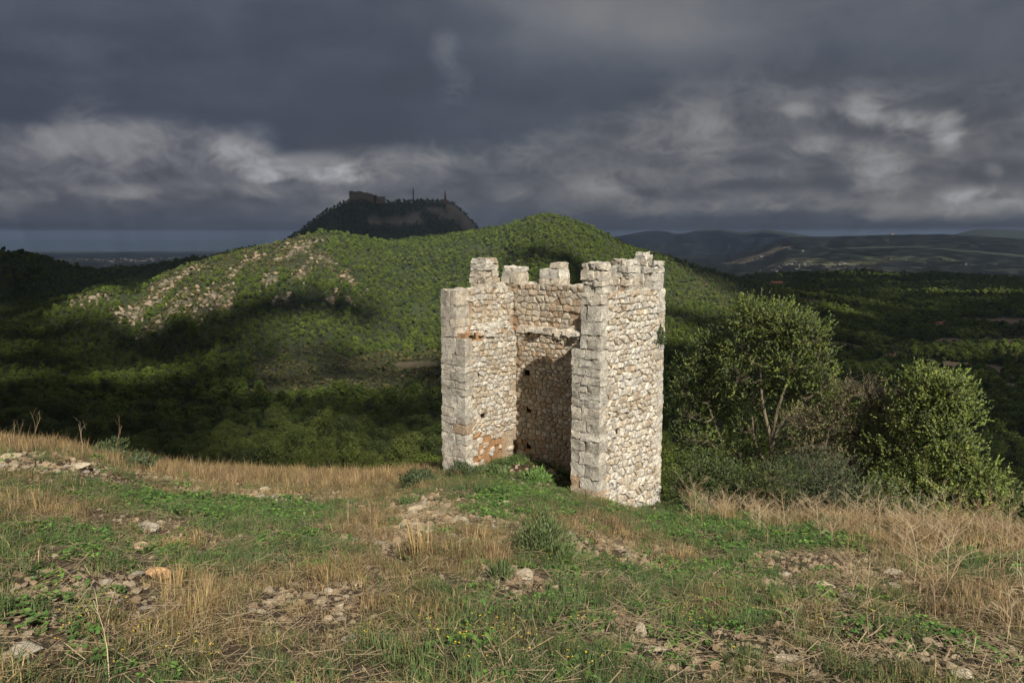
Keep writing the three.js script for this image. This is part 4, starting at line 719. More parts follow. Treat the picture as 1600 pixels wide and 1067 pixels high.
  const kinds = {
    dry: [0, 1, 2].map((k) => tuft(k + 1, { n: 52, h: 0.125, spread: 0.10, lean: 0.75, width: 0.0022, droop: 0.35 }, [...straw, ...olive.slice(0, 1 + k)])),
    tall: [0, 1].map((k) => tuft(k + 11, { n: 60, h: 0.30, spread: 0.13, lean: 0.42, width: 0.003, droop: 0.2 }, straw)),
    green: [0, 1, 2].map((k) => tuft(k + 21, { n: 46, h: 0.13, spread: 0.09, lean: 0.65, width: 0.0026, droop: 0.3 }, k === 2 ? [...fresh, ...olive] : fresh)),
    mixed: [0, 1].map((k) => tuft(k + 31, { n: 50, h: 0.12, spread: 0.12, lean: 0.9, width: 0.0022, droop: 0.4 }, [...straw, ...olive, ...olive, ...fresh])),
  };
  const lists = {}; for (const k in kinds) lists[k] = kinds[k].map(() => []);
  const bands = [[3.4, 7, 62, 1], [7, 11, 52, 1.05], [11, 16, 40, 1.2], [16, 27, 30, 1.4]];
  for (const [d0, d1, den, big] of bands) {
    const count = Math.round(0.66 * (d1 * d1 - d0 * d0) * den);
    for (let i = 0; i < count; i++) {
      const d = Math.sqrt(lerp(d0 * d0, d1 * d1, r())), az = (r() * 2 - 1) * 0.66, x = Math.sin(az) * d, z = -Math.cos(az) * d;
      if (inTower(x, z)) continue;
      const U = bearing(az), rc = poly(CREST_D, U); if (d > rc + 3.5) continue;
      const st = inside(STONY, x, z), n = fbm(x * 0.9, 3, z * 0.9, 3), n2 = fbm(x * 0.45, 8, z * 0.45, 3), bare = smooth(-0.06, 0.22, fbm(x * 1.9, 6, z * 1.9, 4) * 1.3 + st * 0.24 - 0.17);
      if (r() < bare * 0.97 || onStone(x, z, 0.07)) continue;
      const dr = inside(DRY, x, z) * 0.9 + n * 0.9 + 0.1, lu = inside(LUSH, x, z) * 0.75 - n2 * 0.6 + 0.05;
      const [u, v] = towerLocal(x, z), crest = smooth(rc - 3.5, rc - 0.5, d) * smooth(700, 560, U) + smooth(rc - 2.5, rc, d) * smooth(1060, 1130, U) * 0.3;
      let kind = r() < crest * 0.75 ? 'tall' : dr - lu + (r() - 0.5) * 0.5 > 0.42 ? (r() < 0.05 ? 'tall' : 'dry') : dr - lu + (r() - 0.5) * 0.5 > 0.0 ? 'mixed' : 'green';
      if (u > 0 && u < 5.2 && v > -1.5 && v < 2.8 && r() < 0.6) kind = 'green';
      const set = lists[kind], k = Math.floor(r() * set.length), s = big * (0.6 + 0.75 * r() * (1 + 0.5 * n)) * (kind === 'tall' ? 0.75 + 0.35 * r() : 1), q = 0.72 + 0.5 * r() + 0.3 * n;
      set[k].push([x, H(x, z) - 0.005, z, r() * 6.3, s, s * (0.75 + 0.5 * r()) / Math.sqrt(big), s, col(q, q * lerp(0.96, 1.03, r()), q * lerp(0.85, 1.1, r())), (r() - 0.5) * 0.25, (r() - 0.5) * 0.25]);
    }
  }
  const said = { dry: 'short dry straw-coloured grass over the foreground slope', tall: 'tall pale dead grass along the crest of the slope', green: 'short fresh green grass between the dry tufts', mixed: 'thin half-dry olive green grass between stones' };
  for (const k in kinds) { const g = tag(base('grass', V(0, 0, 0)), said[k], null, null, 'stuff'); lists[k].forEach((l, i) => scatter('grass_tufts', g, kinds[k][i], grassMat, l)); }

  // ---- low weeds: rosettes of small round leaves
  function weed(seed, n, tones, size) {
    const q = rng(seed), t = new Tris();
    for (let i = 0; i < n; i++) {
      const a = q() * 6.283, rad = 0.012 + 0.085 * Math.sqrt(q()), y = 0.015 + 0.06 * q() * (1 - rad * 5), x = Math.cos(a) * rad, z = Math.sin(a) * rad, k = 0.75 + 0.5 * q(), c = tones[i % tones.length].map((v) => v * k);
      for (let j = 0; j < 3; j++) {
        const b = a + (j - 1) * 1.3 + (q() - 0.5) * 0.5, s = size * (0.7 + 0.6 * q()), N = V((q() - 0.5) * 0.9, 1, (q() - 0.5) * 0.9).normalize(), A = V(Math.cos(b), 0, Math.sin(b)).projectOnPlane(N).normalize(), B = N.clone().cross(A), o = V(x, y, z);
        const p = (f, w) => o.clone().addScaledVector(A, f * s).addScaledVector(B, w * s);
        t.quad(p(0, 0), p(0.55, -0.42), p(1.05, 0), p(0.55, 0.42), N, c);
      }
    }
    return t.geo();
  }
  const weeds = [0, 1, 2].map((k) => weed(200 + k, 16, [[0.075, 0.165, 0.028], [0.095, 0.19, 0.034], [0.055, 0.12, 0.024]], 0.019 + 0.006 * k)), wl = weeds.map(() => []);
  for (let i = 0; i < 9000; i++) {
    const d = Math.sqrt(lerp(11, 600, r() * r() * 0.6 + r() * 0.4)), az = (r() * 2 - 1) * 0.66, x = Math.sin(az) * d, z = -Math.cos(az) * d; if (inTower(x, z)) continue;
    const rc = poly(CREST_D, 800 + (bearing(az) - 800) * 0.963); if (d > rc) continue;
    const lu = inside(LUSH, x, z), n = n3(x * 1.3, 4, z * 1.3) + 0.5 * n3(x * 3.7, 2, z * 3.7); if (r() > smooth(-0.15, 0.5, n + lu * 0.95 - 0.34)) continue;
    const s = (0.55 + 0.8 * r()) * (d > 12 ? 1.4 : 1), q = 0.75 + 0.5 * r(); wl[i % 3].push([x, H(x, z), z, r() * 6.3, s, s * (0.7 + 0.8 * r()), s, col(q * lerp(0.9, 1.2, r()), q, q)]);
  }
  const wg = tag(base('weeds', V(0, 0, 0)), 'bright green clover-like ground weeds spreading over the slope', null, null, 'stuff'); wl.forEach((l, k) => scatter('weed_rosettes', wg, weeds[k], leafMat, l));
  const yl = [], yg = weed(300, 3, [[0.75, 0.56, 0.03]], 0.008);
  for (let i = 0; i < 150; i++) { const b = LUSH[i % LUSH.length], a = r() * 6.3, q = Math.sqrt(r()), dt = Math.cos(a) * q * b.w, dr = b.d + Math.sin(a) * q * b.h, x = b.s * dr + b.c * dt, z = -b.c * dr + b.s * dt; if (dr < 3.3 || inTower(x, z)) continue; yl.push([x, H(x, z) + 0.06 + 0.05 * r(), z, r() * 6, 1, 1, 1, col(1, 1, 1)]); }
  scatter('flowers', tag(base('weeds', V(0, 0, 0)), 'tiny yellow flowers dotted among the green weeds', null, null, 'stuff'), yg, leafMat, yl);

  // ---- gravel and straw litter
  const gl = PEBBLE.map(() => []), ll = [[], []];
  for (let i = 0; i < 42000; i++) {
    const d = Math.sqrt(lerp(11, 620, r() * (0.35 + 0.65 * r()))), az = (r() * 2 - 1) * 0.66, x = Math.sin(az) * d, z = -Math.cos(az) * d, rc = poly(CREST_D, 800 + (bearing(az) - 800) * 0.963); if (d > rc + 0.5 || inTower(x, z)) continue;
    const st = inside(STONY, x, z); if (r() > 0.12 + st * 0.6) continue;
    const s = (0.007 + (0.026 + 0.022 * st) * Math.pow(r(), 2.2)) * (0.8 + d * 0.045), k = 0.75 + 0.5 * r(), w = r(); gl[i % 4].push([x, H(x, z) + s * 0.15, z, r() * 6.3, s * (0.8 + 0.6 * r()), s * (0.6 + 0.5 * r()), s, col(lerp(0.74, 0.6, w) * k, lerp(0.62, 0.42, w) * k, lerp(0.44, 0.25, w) * k), r() * 0.5, r() * 0.5]);
  }
  const gg = tag(base('gravel', V(0, 0, 0)), 'small limestone rubble and gravel strewn over the bare soil', null, null, 'stuff'); gl.forEach((l, k) => scatter('pebbles', gg, PEBBLE[k], rockMat, l));
  const stick = (seed) => { const q = rng(seed), t = new Tris(); for (let i = 0; i < 14; i++) { const a = q() * 6.3, x = (q() - 0.5) * 0.25, z = (q() - 0.5) * 0.25, L = 0.05 + 0.13 * q(), w = 0.0009 + 0.0012 * q(), A = V(Math.cos(a) * L, 0.03 * (q() - 0.3), Math.sin(a) * L), B = V(-Math.sin(a) * w, 0, Math.cos(a) * w), o = V(x, 0.012 + 0.03 * q(), z), k = 0.7 + 0.6 * q(); t.quad(o.clone().sub(B), o.clone().add(A).sub(B), o.clone().add(A).add(B), o.clone().add(B), V(0, 1, 0), [0.34 * k, 0.26 * k, 0.16 * k]); } return t.geo(); };
  const sticks = [stick(1), stick(2)];
  for (let i = 0; i < 3000; i++) { const d = Math.sqrt(lerp(11, 420, r() * (0.3 + 0.7 * r()))), az = (r() * 2 - 1) * 0.66, x = Math.sin(az) * d, z = -Math.cos(az) * d; if (inTower(x, z) || d > poly(CREST_D, 800 + (bearing(az) - 800) * 0.963)) continue; const s = 0.7 + r(); ll[i % 2].push([x, H(x, z), z, r() * 6.3, s, 1, s, col(1, 1, 1).multiplyScalar(0.6 + 0.6 * r())]); }
  const lg = tag(base('dead_grass_litter', V(0, 0, 0)), 'dead stems and straw lying flat on the soil', null, null, 'stuff'); ll.forEach((l, k) => scatter('litter', lg, sticks[k], grassMat, l));

  // ---- dry branching stalks
  function stalkGeo(seed, { h, branches, spread, twigs, rad, up }) {
    const q = rng(seed), parts = [], top = V((q() - 0.5) * 0.2 * h, h * 0.8, (q() - 0.5) * 0.2 * h), main = new THREE.CatmullRomCurve3([V(0, -0.05, 0), V((q() - 0.5) * 0.06, h * 0.4, (q() - 0.5) * 0.06), top]);
    parts.push(tubeGeo(main.points, rad, rad * 0.6, 4, 5));
    const twig = (o, dir, L, w, deep) => {
      const e = o.clone().addScaledVector(dir, L), m = o.clone().lerp(e, 0.5).add(V((q() - 0.5) * 0.4 * L, (q() - 0.35) * 0.3 * L, (q() - 0.5) * 0.4 * L)); parts.push(tubeGeo([o, m, e], w, w * 0.5, 3, 3));
      if (deep > 0) for (let i = 0; i < twigs; i++) twig(o.clone().lerp(e, 0.45 + 0.5 * q()), dir.clone().add(V((q() - 0.5) * 1.5, (q() - 0.2) * 0.9, (q() - 0.5) * 1.5)).normalize(), L * (0.3 + 0.35 * q()), w * 0.6, deep - 1);
    };
    for (let i = 0; i < branches; i++) { const t = 0.3 + 0.7 * (i + q()) / branches, a = i * 2.4 + q() * 1.2; twig(main.getPoint(Math.min(1, t)), V(Math.cos(a) * spread, up, Math.sin(a) * spread).normalize(), h * (0.28 + 0.3 * q()) * (1.2 - t * 0.5), rad * 0.6, 1); }
    return mergeGeometries(parts);
  }
  const bushy = [0, 1, 2, 3, 4].map((k) => stalkGeo(400 + k, { h: 0.62 + 0.07 * k, branches: 9 + k % 4, spread: 1.0, twigs: 4, rad: 0.0044, up: 0.75 }));
  const slim = [0, 1, 2, 3].map((k) => stalkGeo(420 + k, { h: 0.85 + 0.12 * k, branches: 2 + (k & 1), spread: 0.22, twigs: 1, rad: 0.0042, up: 1.3 }));
  const stalkTones = [[0.54, 0.42, 0.26], [0.44, 0.31, 0.18], [0.58, 0.48, 0.33], [0.36, 0.24, 0.14]].map((c) => { const m = stalkMat.clone(); m.color = col(...c); return m; });
  function stalk(geo, px, py, s, label, group, tone, lean = 0) { const p = near(px, py), m = mesh('dry_stalk', geo, stalkTones[tone % 4]); m.position.copy(p); m.rotation.set((r() - 0.5) * 0.3, r() * 6.3, (r() - 0.5) * 0.3 + lean); m.scale.setScalar(s); tag(m, label, 'dry plant', group); return m; }
  const rightSpots = []; for (let i = 0; i < 130; i++) rightSpots.push([1075 + 540 * ((i * 0.618) % 1) + (r() - 0.5) * 20, 0]);
  rightSpots.forEach(([px], i) => { const y = poly(CREST_Y, px) + 2 + 60 * r() * r(); stalk(bushy[i % 5], px, y, 0.5 + 0.5 * r() * r() + 0.1 * (i % 3), 'dry brown branching stalk in the thicket along the right crest', 'dry stalks along the right crest', i); });
  for (let i = 0; i < 16; i++) stalk(bushy[i % 5], 1330 + 270 * r(), 905 + 110 * r(), 0.6 + 0.4 * r(), 'leaning dry stalk on the slope below the right thicket', 'loose dry stalks below the right thicket', i, (r() - 0.5) * 0.5);
  [[22, 704, 0.75], [56, 708, 0.85], [128, 718, 0.8], [182, 728, 0.95], [224, 732, 0.5], [30, 702, 0.7], [300, 742, 0.55], [308, 742, 0.5], [440, 746, 0.5], [262, 744, 0.45], [600, 752, 0.5]].forEach(([px, py, s], k) => stalk(slim[k % 4], px, py, s, ['single thin dry stalk standing on the left crest against the dark woods', 'tall bent dry stalk on the left crest against the dark woods'][0], 'thin stalks standing on the left crest', k));
  stalk(stalkGeo(440, { h: 0.62, branches: 2, spread: 0.2, twigs: 1, rad: 0.004, up: 1 }), 170, 1064, 1, 'pale upright dry stem at the lower left edge of the slope', null, 2, 0.03);
  stalk(slim[0], 645, 1020, 0.75, 'dark leaning dry stem at the bottom, left of the middle', null, 3, 0.25);
  stalk(slim[2], 545, 830, 0.55, 'pale open dry plant with spreading stems in mid slope', null, 2, -0.1);
  stalk(bushy[2], 1245, 1000, 0.55, 'whitish forked twig sticking out of the green weeds at lower right', null, 2, -0.5);
  stalk(slim[3], 1590, 1000, 1.1, 'pale leaning dry stem at the right edge of the photo', null, 0, 0.35);

  // ---- small bushes round the tower and on the crest
  function bushGeo(seed, { R, h, n, size, thin, tones, up = 0.5 }) {
    const q = rng(seed), t = new Tris();
    for (let i = 0; i < n; i++) {
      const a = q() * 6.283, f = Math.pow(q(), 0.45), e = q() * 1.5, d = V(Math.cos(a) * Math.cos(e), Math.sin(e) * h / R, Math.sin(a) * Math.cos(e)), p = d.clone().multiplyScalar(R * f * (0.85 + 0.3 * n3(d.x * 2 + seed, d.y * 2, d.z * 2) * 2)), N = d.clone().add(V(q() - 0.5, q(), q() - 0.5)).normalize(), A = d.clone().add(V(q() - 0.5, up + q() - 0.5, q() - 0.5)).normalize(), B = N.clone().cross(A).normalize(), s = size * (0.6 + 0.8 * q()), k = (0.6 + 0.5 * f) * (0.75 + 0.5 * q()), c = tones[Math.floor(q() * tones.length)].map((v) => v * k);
      t.quad(p, p.clone().addScaledVector(A, s * 0.5).addScaledVector(B, -s * thin), p.clone().addScaledVector(A, s), p.clone().addScaledVector(A, s * 0.5).addScaledVector(B, s * thin), N, c);
    }
    return t.geo();
  }
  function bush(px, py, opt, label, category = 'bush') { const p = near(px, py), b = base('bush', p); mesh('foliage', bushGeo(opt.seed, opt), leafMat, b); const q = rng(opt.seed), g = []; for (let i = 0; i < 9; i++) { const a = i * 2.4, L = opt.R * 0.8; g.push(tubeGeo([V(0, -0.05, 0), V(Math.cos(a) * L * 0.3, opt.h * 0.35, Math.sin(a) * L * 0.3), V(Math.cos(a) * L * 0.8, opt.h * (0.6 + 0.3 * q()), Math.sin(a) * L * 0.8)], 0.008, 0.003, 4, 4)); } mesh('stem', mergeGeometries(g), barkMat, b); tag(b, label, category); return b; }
  const dk = [[0.035, 0.055, 0.016], [0.05, 0.07, 0.02], [0.03, 0.045, 0.014]], md = [[0.07, 0.11, 0.028], [0.055, 0.085, 0.022], [0.09, 0.125, 0.036]];
  bush(848, 868, { seed: 1, R: 0.46, h: 0.56, n: 3200, size: 0.05, thin: 0.10, tones: md, up: 1 }, 'feathery green bush alone on the slope in front of the tower');
  bush(722, 746, { seed: 2, R: 0.42, h: 0.34, n: 1700, size: 0.10, thin: 0.10, tones: dk, up: 1 }, 'dark green bush at the foot of the left tower pillar');
  bush(655, 760, { seed: 3, R: 0.55, h: 0.36, n: 2000, size: 0.09, thin: 0.16, tones: dk }, 'dark low bush on the crest just left of the tower');
  bush(172, 724, { seed: 4, R: 0.62, h: 0.55, n: 2600, size: 0.08, thin: 0.2, tones: dk }, 'dark green bush among the dry grass on the left crest');
  bush(215, 736, { seed: 5, R: 0.45, h: 0.42, n: 1500, size: 0.08, thin: 0.2, tones: dk }, 'smaller dark bush right beside the bush on the left crest');
  bush(1085, 806, { seed: 6, R: 0.4, h: 0.45, n: 1300, size: 0.09, thin: 0.1, tones: md, up: 1 }, 'green tussock at the right foot of the tower');
  bush(875, 880, { seed: 7, R: 0.13, h: 0.16, n: 420, size: 0.10, thin: 0.04, tones: md, up: 1.6 }, 'small spiky green tussock below the feathery bush', 'grass tussock');
  bush(785, 905, { seed: 8, R: 0.14, h: 0.12, n: 420, size: 0.10, thin: 0.035, tones: md, up: 1.4 }, 'green grass tussock left of the lumpy pale stone', 'grass tussock');
  bush(780, 742, { seed: 9, R: 0.34, h: 0.2, n: 900, size: 0.09, thin: 0.22, tones: md }, 'green leafy weed on the mound inside the tower mouth, at the left');
  bush(838, 752, { seed: 10, R: 0.42, h: 0.26, n: 1200, size: 0.11, thin: 0.1, tones: [[0.09, 0.17, 0.03], [0.07, 0.13, 0.026]], up: 1 }, 'bright green weed on the mound inside the tower mouth, at the right');
  { const w = base('wall_shrub', V(0, 0, 0)), u = 5.087, v = 2.56, y = TOWER.base + 4.12; w.position.set(TOWER.x + u * TOWER.c + v * TOWER.s, y, TOWER.z + u * TOWER.s - v * TOWER.c); w.rotation.y = TOWER.turn; const g = bushGeo(12, { R: 0.2, h: 0.34, n: 420, size: 0.07, thin: 0.3, tones: dk }); g.translate(0.05, -0.1, 0); mesh('foliage', g, leafMat, w); mesh('stem', tubeGeo([V(-0.1, 0, 0), V(0.02, 0, 0), V(0.09, 0.12, 0)], 0.012, 0.005, 5, 4), barkMat, w); tag(w, 'small green shrub growing out of the right tower wall near its edge', 'shrub'); }
}

// ------------------------------------------------------------------ wild olives and brush on the right, below the crest
function leafyTree(name, px, py, d, trunks, clumps, opt, label, category) {
  // clumps: point in the photograph, half width, half height (its pixels), nearer (+) or farther (-) in metres, leaves
  const r = rng(opt.seed), az = Math.atan((px - 800) / 1235), b0 = V(Math.sin(az) * d, 0, -Math.cos(az) * d); b0.y = H(b0.x, b0.z) - 0.1;
  const o = base(name, b0), t = new Tris(), wood = [], at = (x, y, off = 0) => { const q = ray(x, y); return q.multiplyScalar((d - off) / Math.hypot(q.x, q.z)).sub(b0); };
  const ends = clumps.map(([x, y, w, h, off, n]) => ({ c: at(x, y, off), w: w * d / FOCAL, h: h * d / FOCAL, n }));
  for (const e of ends) for (let i = 0; i < e.n; i++) {
    // sprays: a short twig with leaves along it
    const dir = V(r() * 2 - 1, r() * 1.8 - 0.75, r() * 2 - 1).normalize(), f = Math.pow(r(), 0.38), lump = 1 + 0.85 * n3(dir.x * 2.6 + e.c.x * 3, dir.y * 2.6 + e.c.y * 3, dir.z * 2.6);
    const p = e.c.clone().add(V(dir.x * e.w, dir.y * e.h, dir.z * e.w * 0.85).multiplyScalar(f * lump)), grow = dir.clone().add(V(0, 0.55, 0)).add(V(r() - 0.5, r() - 0.5, r() - 0.5)).normalize();
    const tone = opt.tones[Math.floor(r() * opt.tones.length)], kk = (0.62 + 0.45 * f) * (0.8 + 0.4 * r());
    for (let j = 0; j < 7; j++) {
      const q = p.clone().addScaledVector(grow, j * opt.leaf * 0.55), A = grow.clone().add(V(r() - 0.5, r() - 0.5, r() - 0.5).multiplyScalar(1.7)).normalize(), N = dir.clone().multiplyScalar(0.6).add(V(r() - 0.5, r() - 0.1, r() - 0.5)).normalize(), B = A.clone().cross(N).normalize(), s = opt.leaf * (0.7 + 0.6 * r()), k = kk * (0.75 + 0.5 * r());
      t.quad(q, q.clone().addScaledVector(A, s * 0.5).addScaledVector(B, -s * opt.thin), q.clone().addScaledVector(A, s), q.clone().addScaledVector(A, s * 0.5).addScaledVector(B, s * opt.thin), N, [tone[0] * k, tone[1] * k, tone[2] * k]);
    }
  }
  // limbs: through points of the photograph, then boughs to the clumps and twigs inside them
  const limbs = trunks.map(([pts, r0, r1]) => { const q = pts.map(([x, y, off]) => at(x, y, off || 0)); wood.push(tubeGeo(q, r0, r1, 7, 10)); return new THREE.CatmullRomCurve3(q); });
  for (const e of ends) {
    let from = null, best = 1e9; for (const l of limbs) for (let k = 0.3; k <= 1; k += 0.1) { const q = l.getPoint(k), m = q.distanceTo(e.c) + (q.y > e.c.y ? 1 : 0); if (m < best) { best = m; from = q; } }
    if (!from) continue;
    const mid = from.clone().lerp(e.c, 0.5).add(V((r() - 0.5) * 0.3, -0.12, (r() - 0.5) * 0.3)); wood.push(tubeGeo([from, mid, e.c], 0.032, 0.016, 5, 6));
    for (let i = 0; i < opt.twigs; i++) { const s = from.clone().lerp(e.c, 0.35 + 0.65 * r()), dir = V(r() * 2 - 1, r() * 1.6 - 0.45, r() * 2 - 1).normalize(), q = e.c.clone().add(V(dir.x * e.w, dir.y * e.h, dir.z * e.w).multiplyScalar(opt.reach * (0.6 + 0.4 * r()))), m = s.clone().lerp(q, 0.55).add(V((r() - 0.5) * 0.16, (r() - 0.5) * 0.16, (r() - 0.5) * 0.16)); wood.push(tubeGeo([s, m, q], 0.012, 0.004, 3, 4)); if (r() < 0.8) { const w = m.clone().lerp(q, 0.3); wood.push(tubeGeo([w, w.clone().lerp(q, 0.5).add(V((r() - 0.5) * 0.1, 0.05, (r() - 0.5) * 0.1)), w.clone().add(V((r() - 0.5) * 0.5, 0.25 * r(), (r() - 0.5) * 0.5))], 0.007, 0.003, 3, 3)); } }
  }
  mesh(opt.trunkName || 'trunk', mergeGeometries(wood), opt.bark || barkMat, o);
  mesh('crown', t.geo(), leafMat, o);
  return tag(o, label, category);
}
{
  const green = [[0.105, 0.14, 0.024], [0.07, 0.10, 0.018], [0.155, 0.18, 0.034], [0.045, 0.066, 0.013]], deep = [[0.04, 0.062, 0.014], [0.03, 0.046, 0.011], [0.056, 0.082, 0.018]], light = [[0.145, 0.195, 0.03], [0.105, 0.15, 0.024], [0.20, 0.235, 0.044], [0.065, 0.098, 0.017]], greyish = [[0.056, 0.074, 0.034], [0.042, 0.058, 0.026], [0.072, 0.092, 0.042]], brown = [[0.17, 0.14, 0.06], [0.13, 0.15, 0.045], [0.20, 0.165, 0.08]];
  leafyTree('wild_olive_tree', 1208, 800, 22, [[[[1212, 830], [1206, 740], [1205, 690], [1192, 630], [1188, 570]], 0.085, 0.03], [[[1206, 700], [1222, 660], [1250, 632], [1290, 605]], 0.05, 0.02], [[[1205, 690], [1216, 640], [1232, 590], [1240, 540]], 0.05, 0.02], [[[1200, 730], [1180, 690], [1176, 650]], 0.04, 0.02]],
    [[1185, 500, 38, 26, 0, 300], [1225, 510, 40, 26, 0.3, 320], [1262, 530, 34, 30, 0, 260], [1160, 540, 34, 34, 0, 240], [1205, 560, 50, 34, -0.3, 230], [1278, 570, 22, 30, 0.2, 150], [1240, 575, 36, 28, 0.3, 190], [1150, 590, 30, 30, 0, 130], [1180, 620, 34, 26, -0.6, 150], [1285, 600, 22, 22, 0.2, 110], [1225, 615, 40, 26, -0.8, 170], [1255, 610, 30, 24, -0.3, 120], [1170, 670, 34, 30, -0.8, 170], [1225, 680, 50, 34, -1.2, 220], [1150, 720, 30, 24, -0.6, 120], [1305, 630, 30, 24, -0.4, 120], [1290, 690, 34, 30, -0.6, 130], [1170, 480, 14, 12, 0, 60], [1212, 492, 16, 12, 0, 60], [1254, 506, 16, 14, 0.3, 70]], { seed: 1, tones: [...green, deep[0]], leaf: 0.075, thin: 0.22, twigs: 16, reach: 0.95 }, 'tallest wild olive tree, with a pale forked trunk, right of the tower', 'olive tree');
  leafyTree('wild_olive_tree', 1150, 805, 23, [[[[1160, 830], [1140, 720], [1120, 670], [1106, 630]], 0.06, 0.025], [[[1135, 710], [1118, 700], [1100, 680]], 0.03, 0.015]],
    [[1105, 545, 28, 24, 0, 180], [1090, 580, 30, 26, 0, 180], [1125, 590, 26, 26, 0.2, 150], [1100, 615, 30, 20, 0, 120], [1075, 650, 28, 18, 0, 70], [1085, 690, 34, 26, 0.3, 130], [1120, 660, 26, 26, -0.3, 120], [1090, 640, 34, 26, -0.5, 150], [1065, 610, 18, 20, 0, 60], [1130, 630, 26, 24, -0.5, 120], [1120, 710, 34, 26, -0.5, 150]], { seed: 2, tones: [...green, ...deep], leaf: 0.075, thin: 0.22, twigs: 14, reach: 0.95 }, 'slender wild olive leaning left, between the tower and the tallest olive', 'olive tree');
  leafyTree('dry_shrub', 1320, 800, 21, [[[[1300, 830], [1310, 740], [1330, 690], [1352, 610]], 0.05, 0.014], [[[1310, 760], [1290, 700], [1312, 650], [1350, 640]], 0.04, 0.014], [[[1320, 780], [1365, 720], [1375, 660], [1382, 620]], 0.04, 0.014], [[[1300, 770], [1262, 720], [1260, 680], [1280, 640]], 0.035, 0.014], [[[1330, 740], [1352, 680], [1365, 600]], 0.03, 0.01]],
    [[1350, 610, 34, 34, 0, 14], [1370, 640, 26, 34, 0, 40], [1320, 640, 40, 28, 0, 130], [1400, 690, 36, 40, -0.6, 200], [1300, 690, 60, 40, -0.8, 260], [1350, 740, 60, 40, -0.6, 240], [1380, 660, 34, 30, -0.5, 130], [1290, 660, 44, 30, 0, 110], [1345, 680, 40, 30, 0, 90], [1270, 700, 40, 30, 0, 120], [1330, 730, 54, 36, 0.2, 150], [1385, 710, 34, 34, 0, 90], [1240, 660, 30, 26, 0, 60], [1320, 610, 24, 16, 0.2, 36]], { seed: 3, tones: [...brown, green[1]], leaf: 0.06, thin: 0.2, twigs: 46, reach: 1.15, trunkName: 'branches' }, 'tangled half-bare shrub with grey twigs between the two green trees', 'shrub');
  leafyTree('wild_olive_tree', 1450, 815, 20, [[[[1400, 830], [1430, 760], [1450, 700], [1460, 640]], 0.06, 0.02], [[[1420, 780], [1480, 740], [1510, 690]], 0.05, 0.02], [[[1380, 820], [1400, 780], [1440, 760], [1500, 770]], 0.05, 0.02]],
    [[1442, 598, 26, 22, 0, 230], [1478, 612, 30, 28, 0.2, 280], [1504, 640, 24, 30, 0, 230], [1450, 640, 34, 30, 0, 220], [1480, 680, 40, 32, 0.3, 330], [1430, 690, 34, 34, -0.2, 170], [1500, 720, 34, 34, 0.3, 300], [1455, 740, 46, 34, 0.2, 260], [1530, 755, 34, 30, 0.2, 300], [1490, 780, 48, 28, 0.4, 320], [1410, 760, 40, 34, 0, 160], [1550, 785, 22, 22, 0.3, 170], [1420, 800, 50, 22, 0.4, 170], [1400, 610, 16, 16, 0, 30], [1405, 660, 34, 34, -0.5, 190], [1395, 715, 40, 36, -0.3, 220], [1425, 640, 24, 26, 0, 130]], { seed: 4, tones: [...light, ...green], leaf: 0.062, thin: 0.27, twigs: 12, reach: 0.9 }, 'broad bright green leafy tree at the right, sloping down to the right', 'tree');
  leafyTree('olive_bush', 1275, 800, 18.6, [[[[1275, 830], [1272, 790], [1268, 750]], 0.04, 0.015]], [[1268, 730, 50, 26, 0, 330], [1240, 755, 34, 26, 0.2, 220], [1300, 755, 40, 30, 0.2, 300], [1270, 780, 60, 26, 0.3, 330], [1325, 775, 30, 22, 0, 150]], { seed: 5, tones: greyish, leaf: 0.05, thin: 0.15, twigs: 10, reach: 1.1, trunkName: 'stem' }, 'grey-green fine-leaved bush low in front of the half-bare shrub', 'bush');
  leafyTree('bush', 1100, 800, 20.5, [[[[1105, 830], [1100, 780], [1095, 740]], 0.04, 0.015]], [[1095, 735, 38, 24, 0, 230], [1130, 750, 34, 26, 0.2, 230], [1075, 765, 30, 22, 0.2, 170], [1120, 785, 50, 20, 0.4, 230], [1165, 770, 34, 24, 0.2, 190]], { seed: 6, tones: deep, leaf: 0.07, thin: 0.22, twigs: 8, reach: 0.9, trunkName: 'stem' }, 'dark leafy bush low down between the tower and the olive trunk', 'bush');
  leafyTree('bush', 1060, 790, 22, [[[[1062, 810], [1060, 780], [1060, 760]], 0.03, 0.015]], [[1058, 750, 20, 20, 0, 90], [1070, 775, 22, 16, 0.1, 90], [1190, 745, 20, 14, 0.5, 40]], { seed: 7, tones: [[0.17, 0.20, 0.05], [0.13, 0.16, 0.045]], leaf: 0.06, thin: 0.2, twigs: 8, reach: 0.9, trunkName: 'stem' }, 'small yellow-green shrub close to the right edge of the tower', 'shrub');
  leafyTree('bush', 1215, 800, 20, [[[[1215, 830], [1215, 790], [1210, 765]], 0.035, 0.015]], [[1205, 745, 34, 22, 0, 170], [1180, 770, 34, 20, 0.3, 180], [1220, 785, 40, 18, 0.4, 190]], { seed: 8, tones: [...deep, brown[1]], leaf: 0.055, thin: 0.2, twigs: 14, reach: 1.0, trunkName: 'stem' }, 'twiggy green undergrowth bush around the foot of the tallest olive', 'bush');
  leafyTree('bush', 1380, 815, 18.5, [[[[1380, 850], [1380, 810], [1376, 785]], 0.035, 0.015]], [[1370, 775, 44, 24, 0, 260], [1350, 800, 44, 18, 0.2, 220], [1410, 800, 40, 18, 0.3, 200]], { seed: 9, tones: [...deep, brown[1]], leaf: 0.055, thin: 0.2, twigs: 12, reach: 1.0, trunkName: 'stem' }, 'dark shaded bush under the left side of the broad bright tree', 'bush');
}

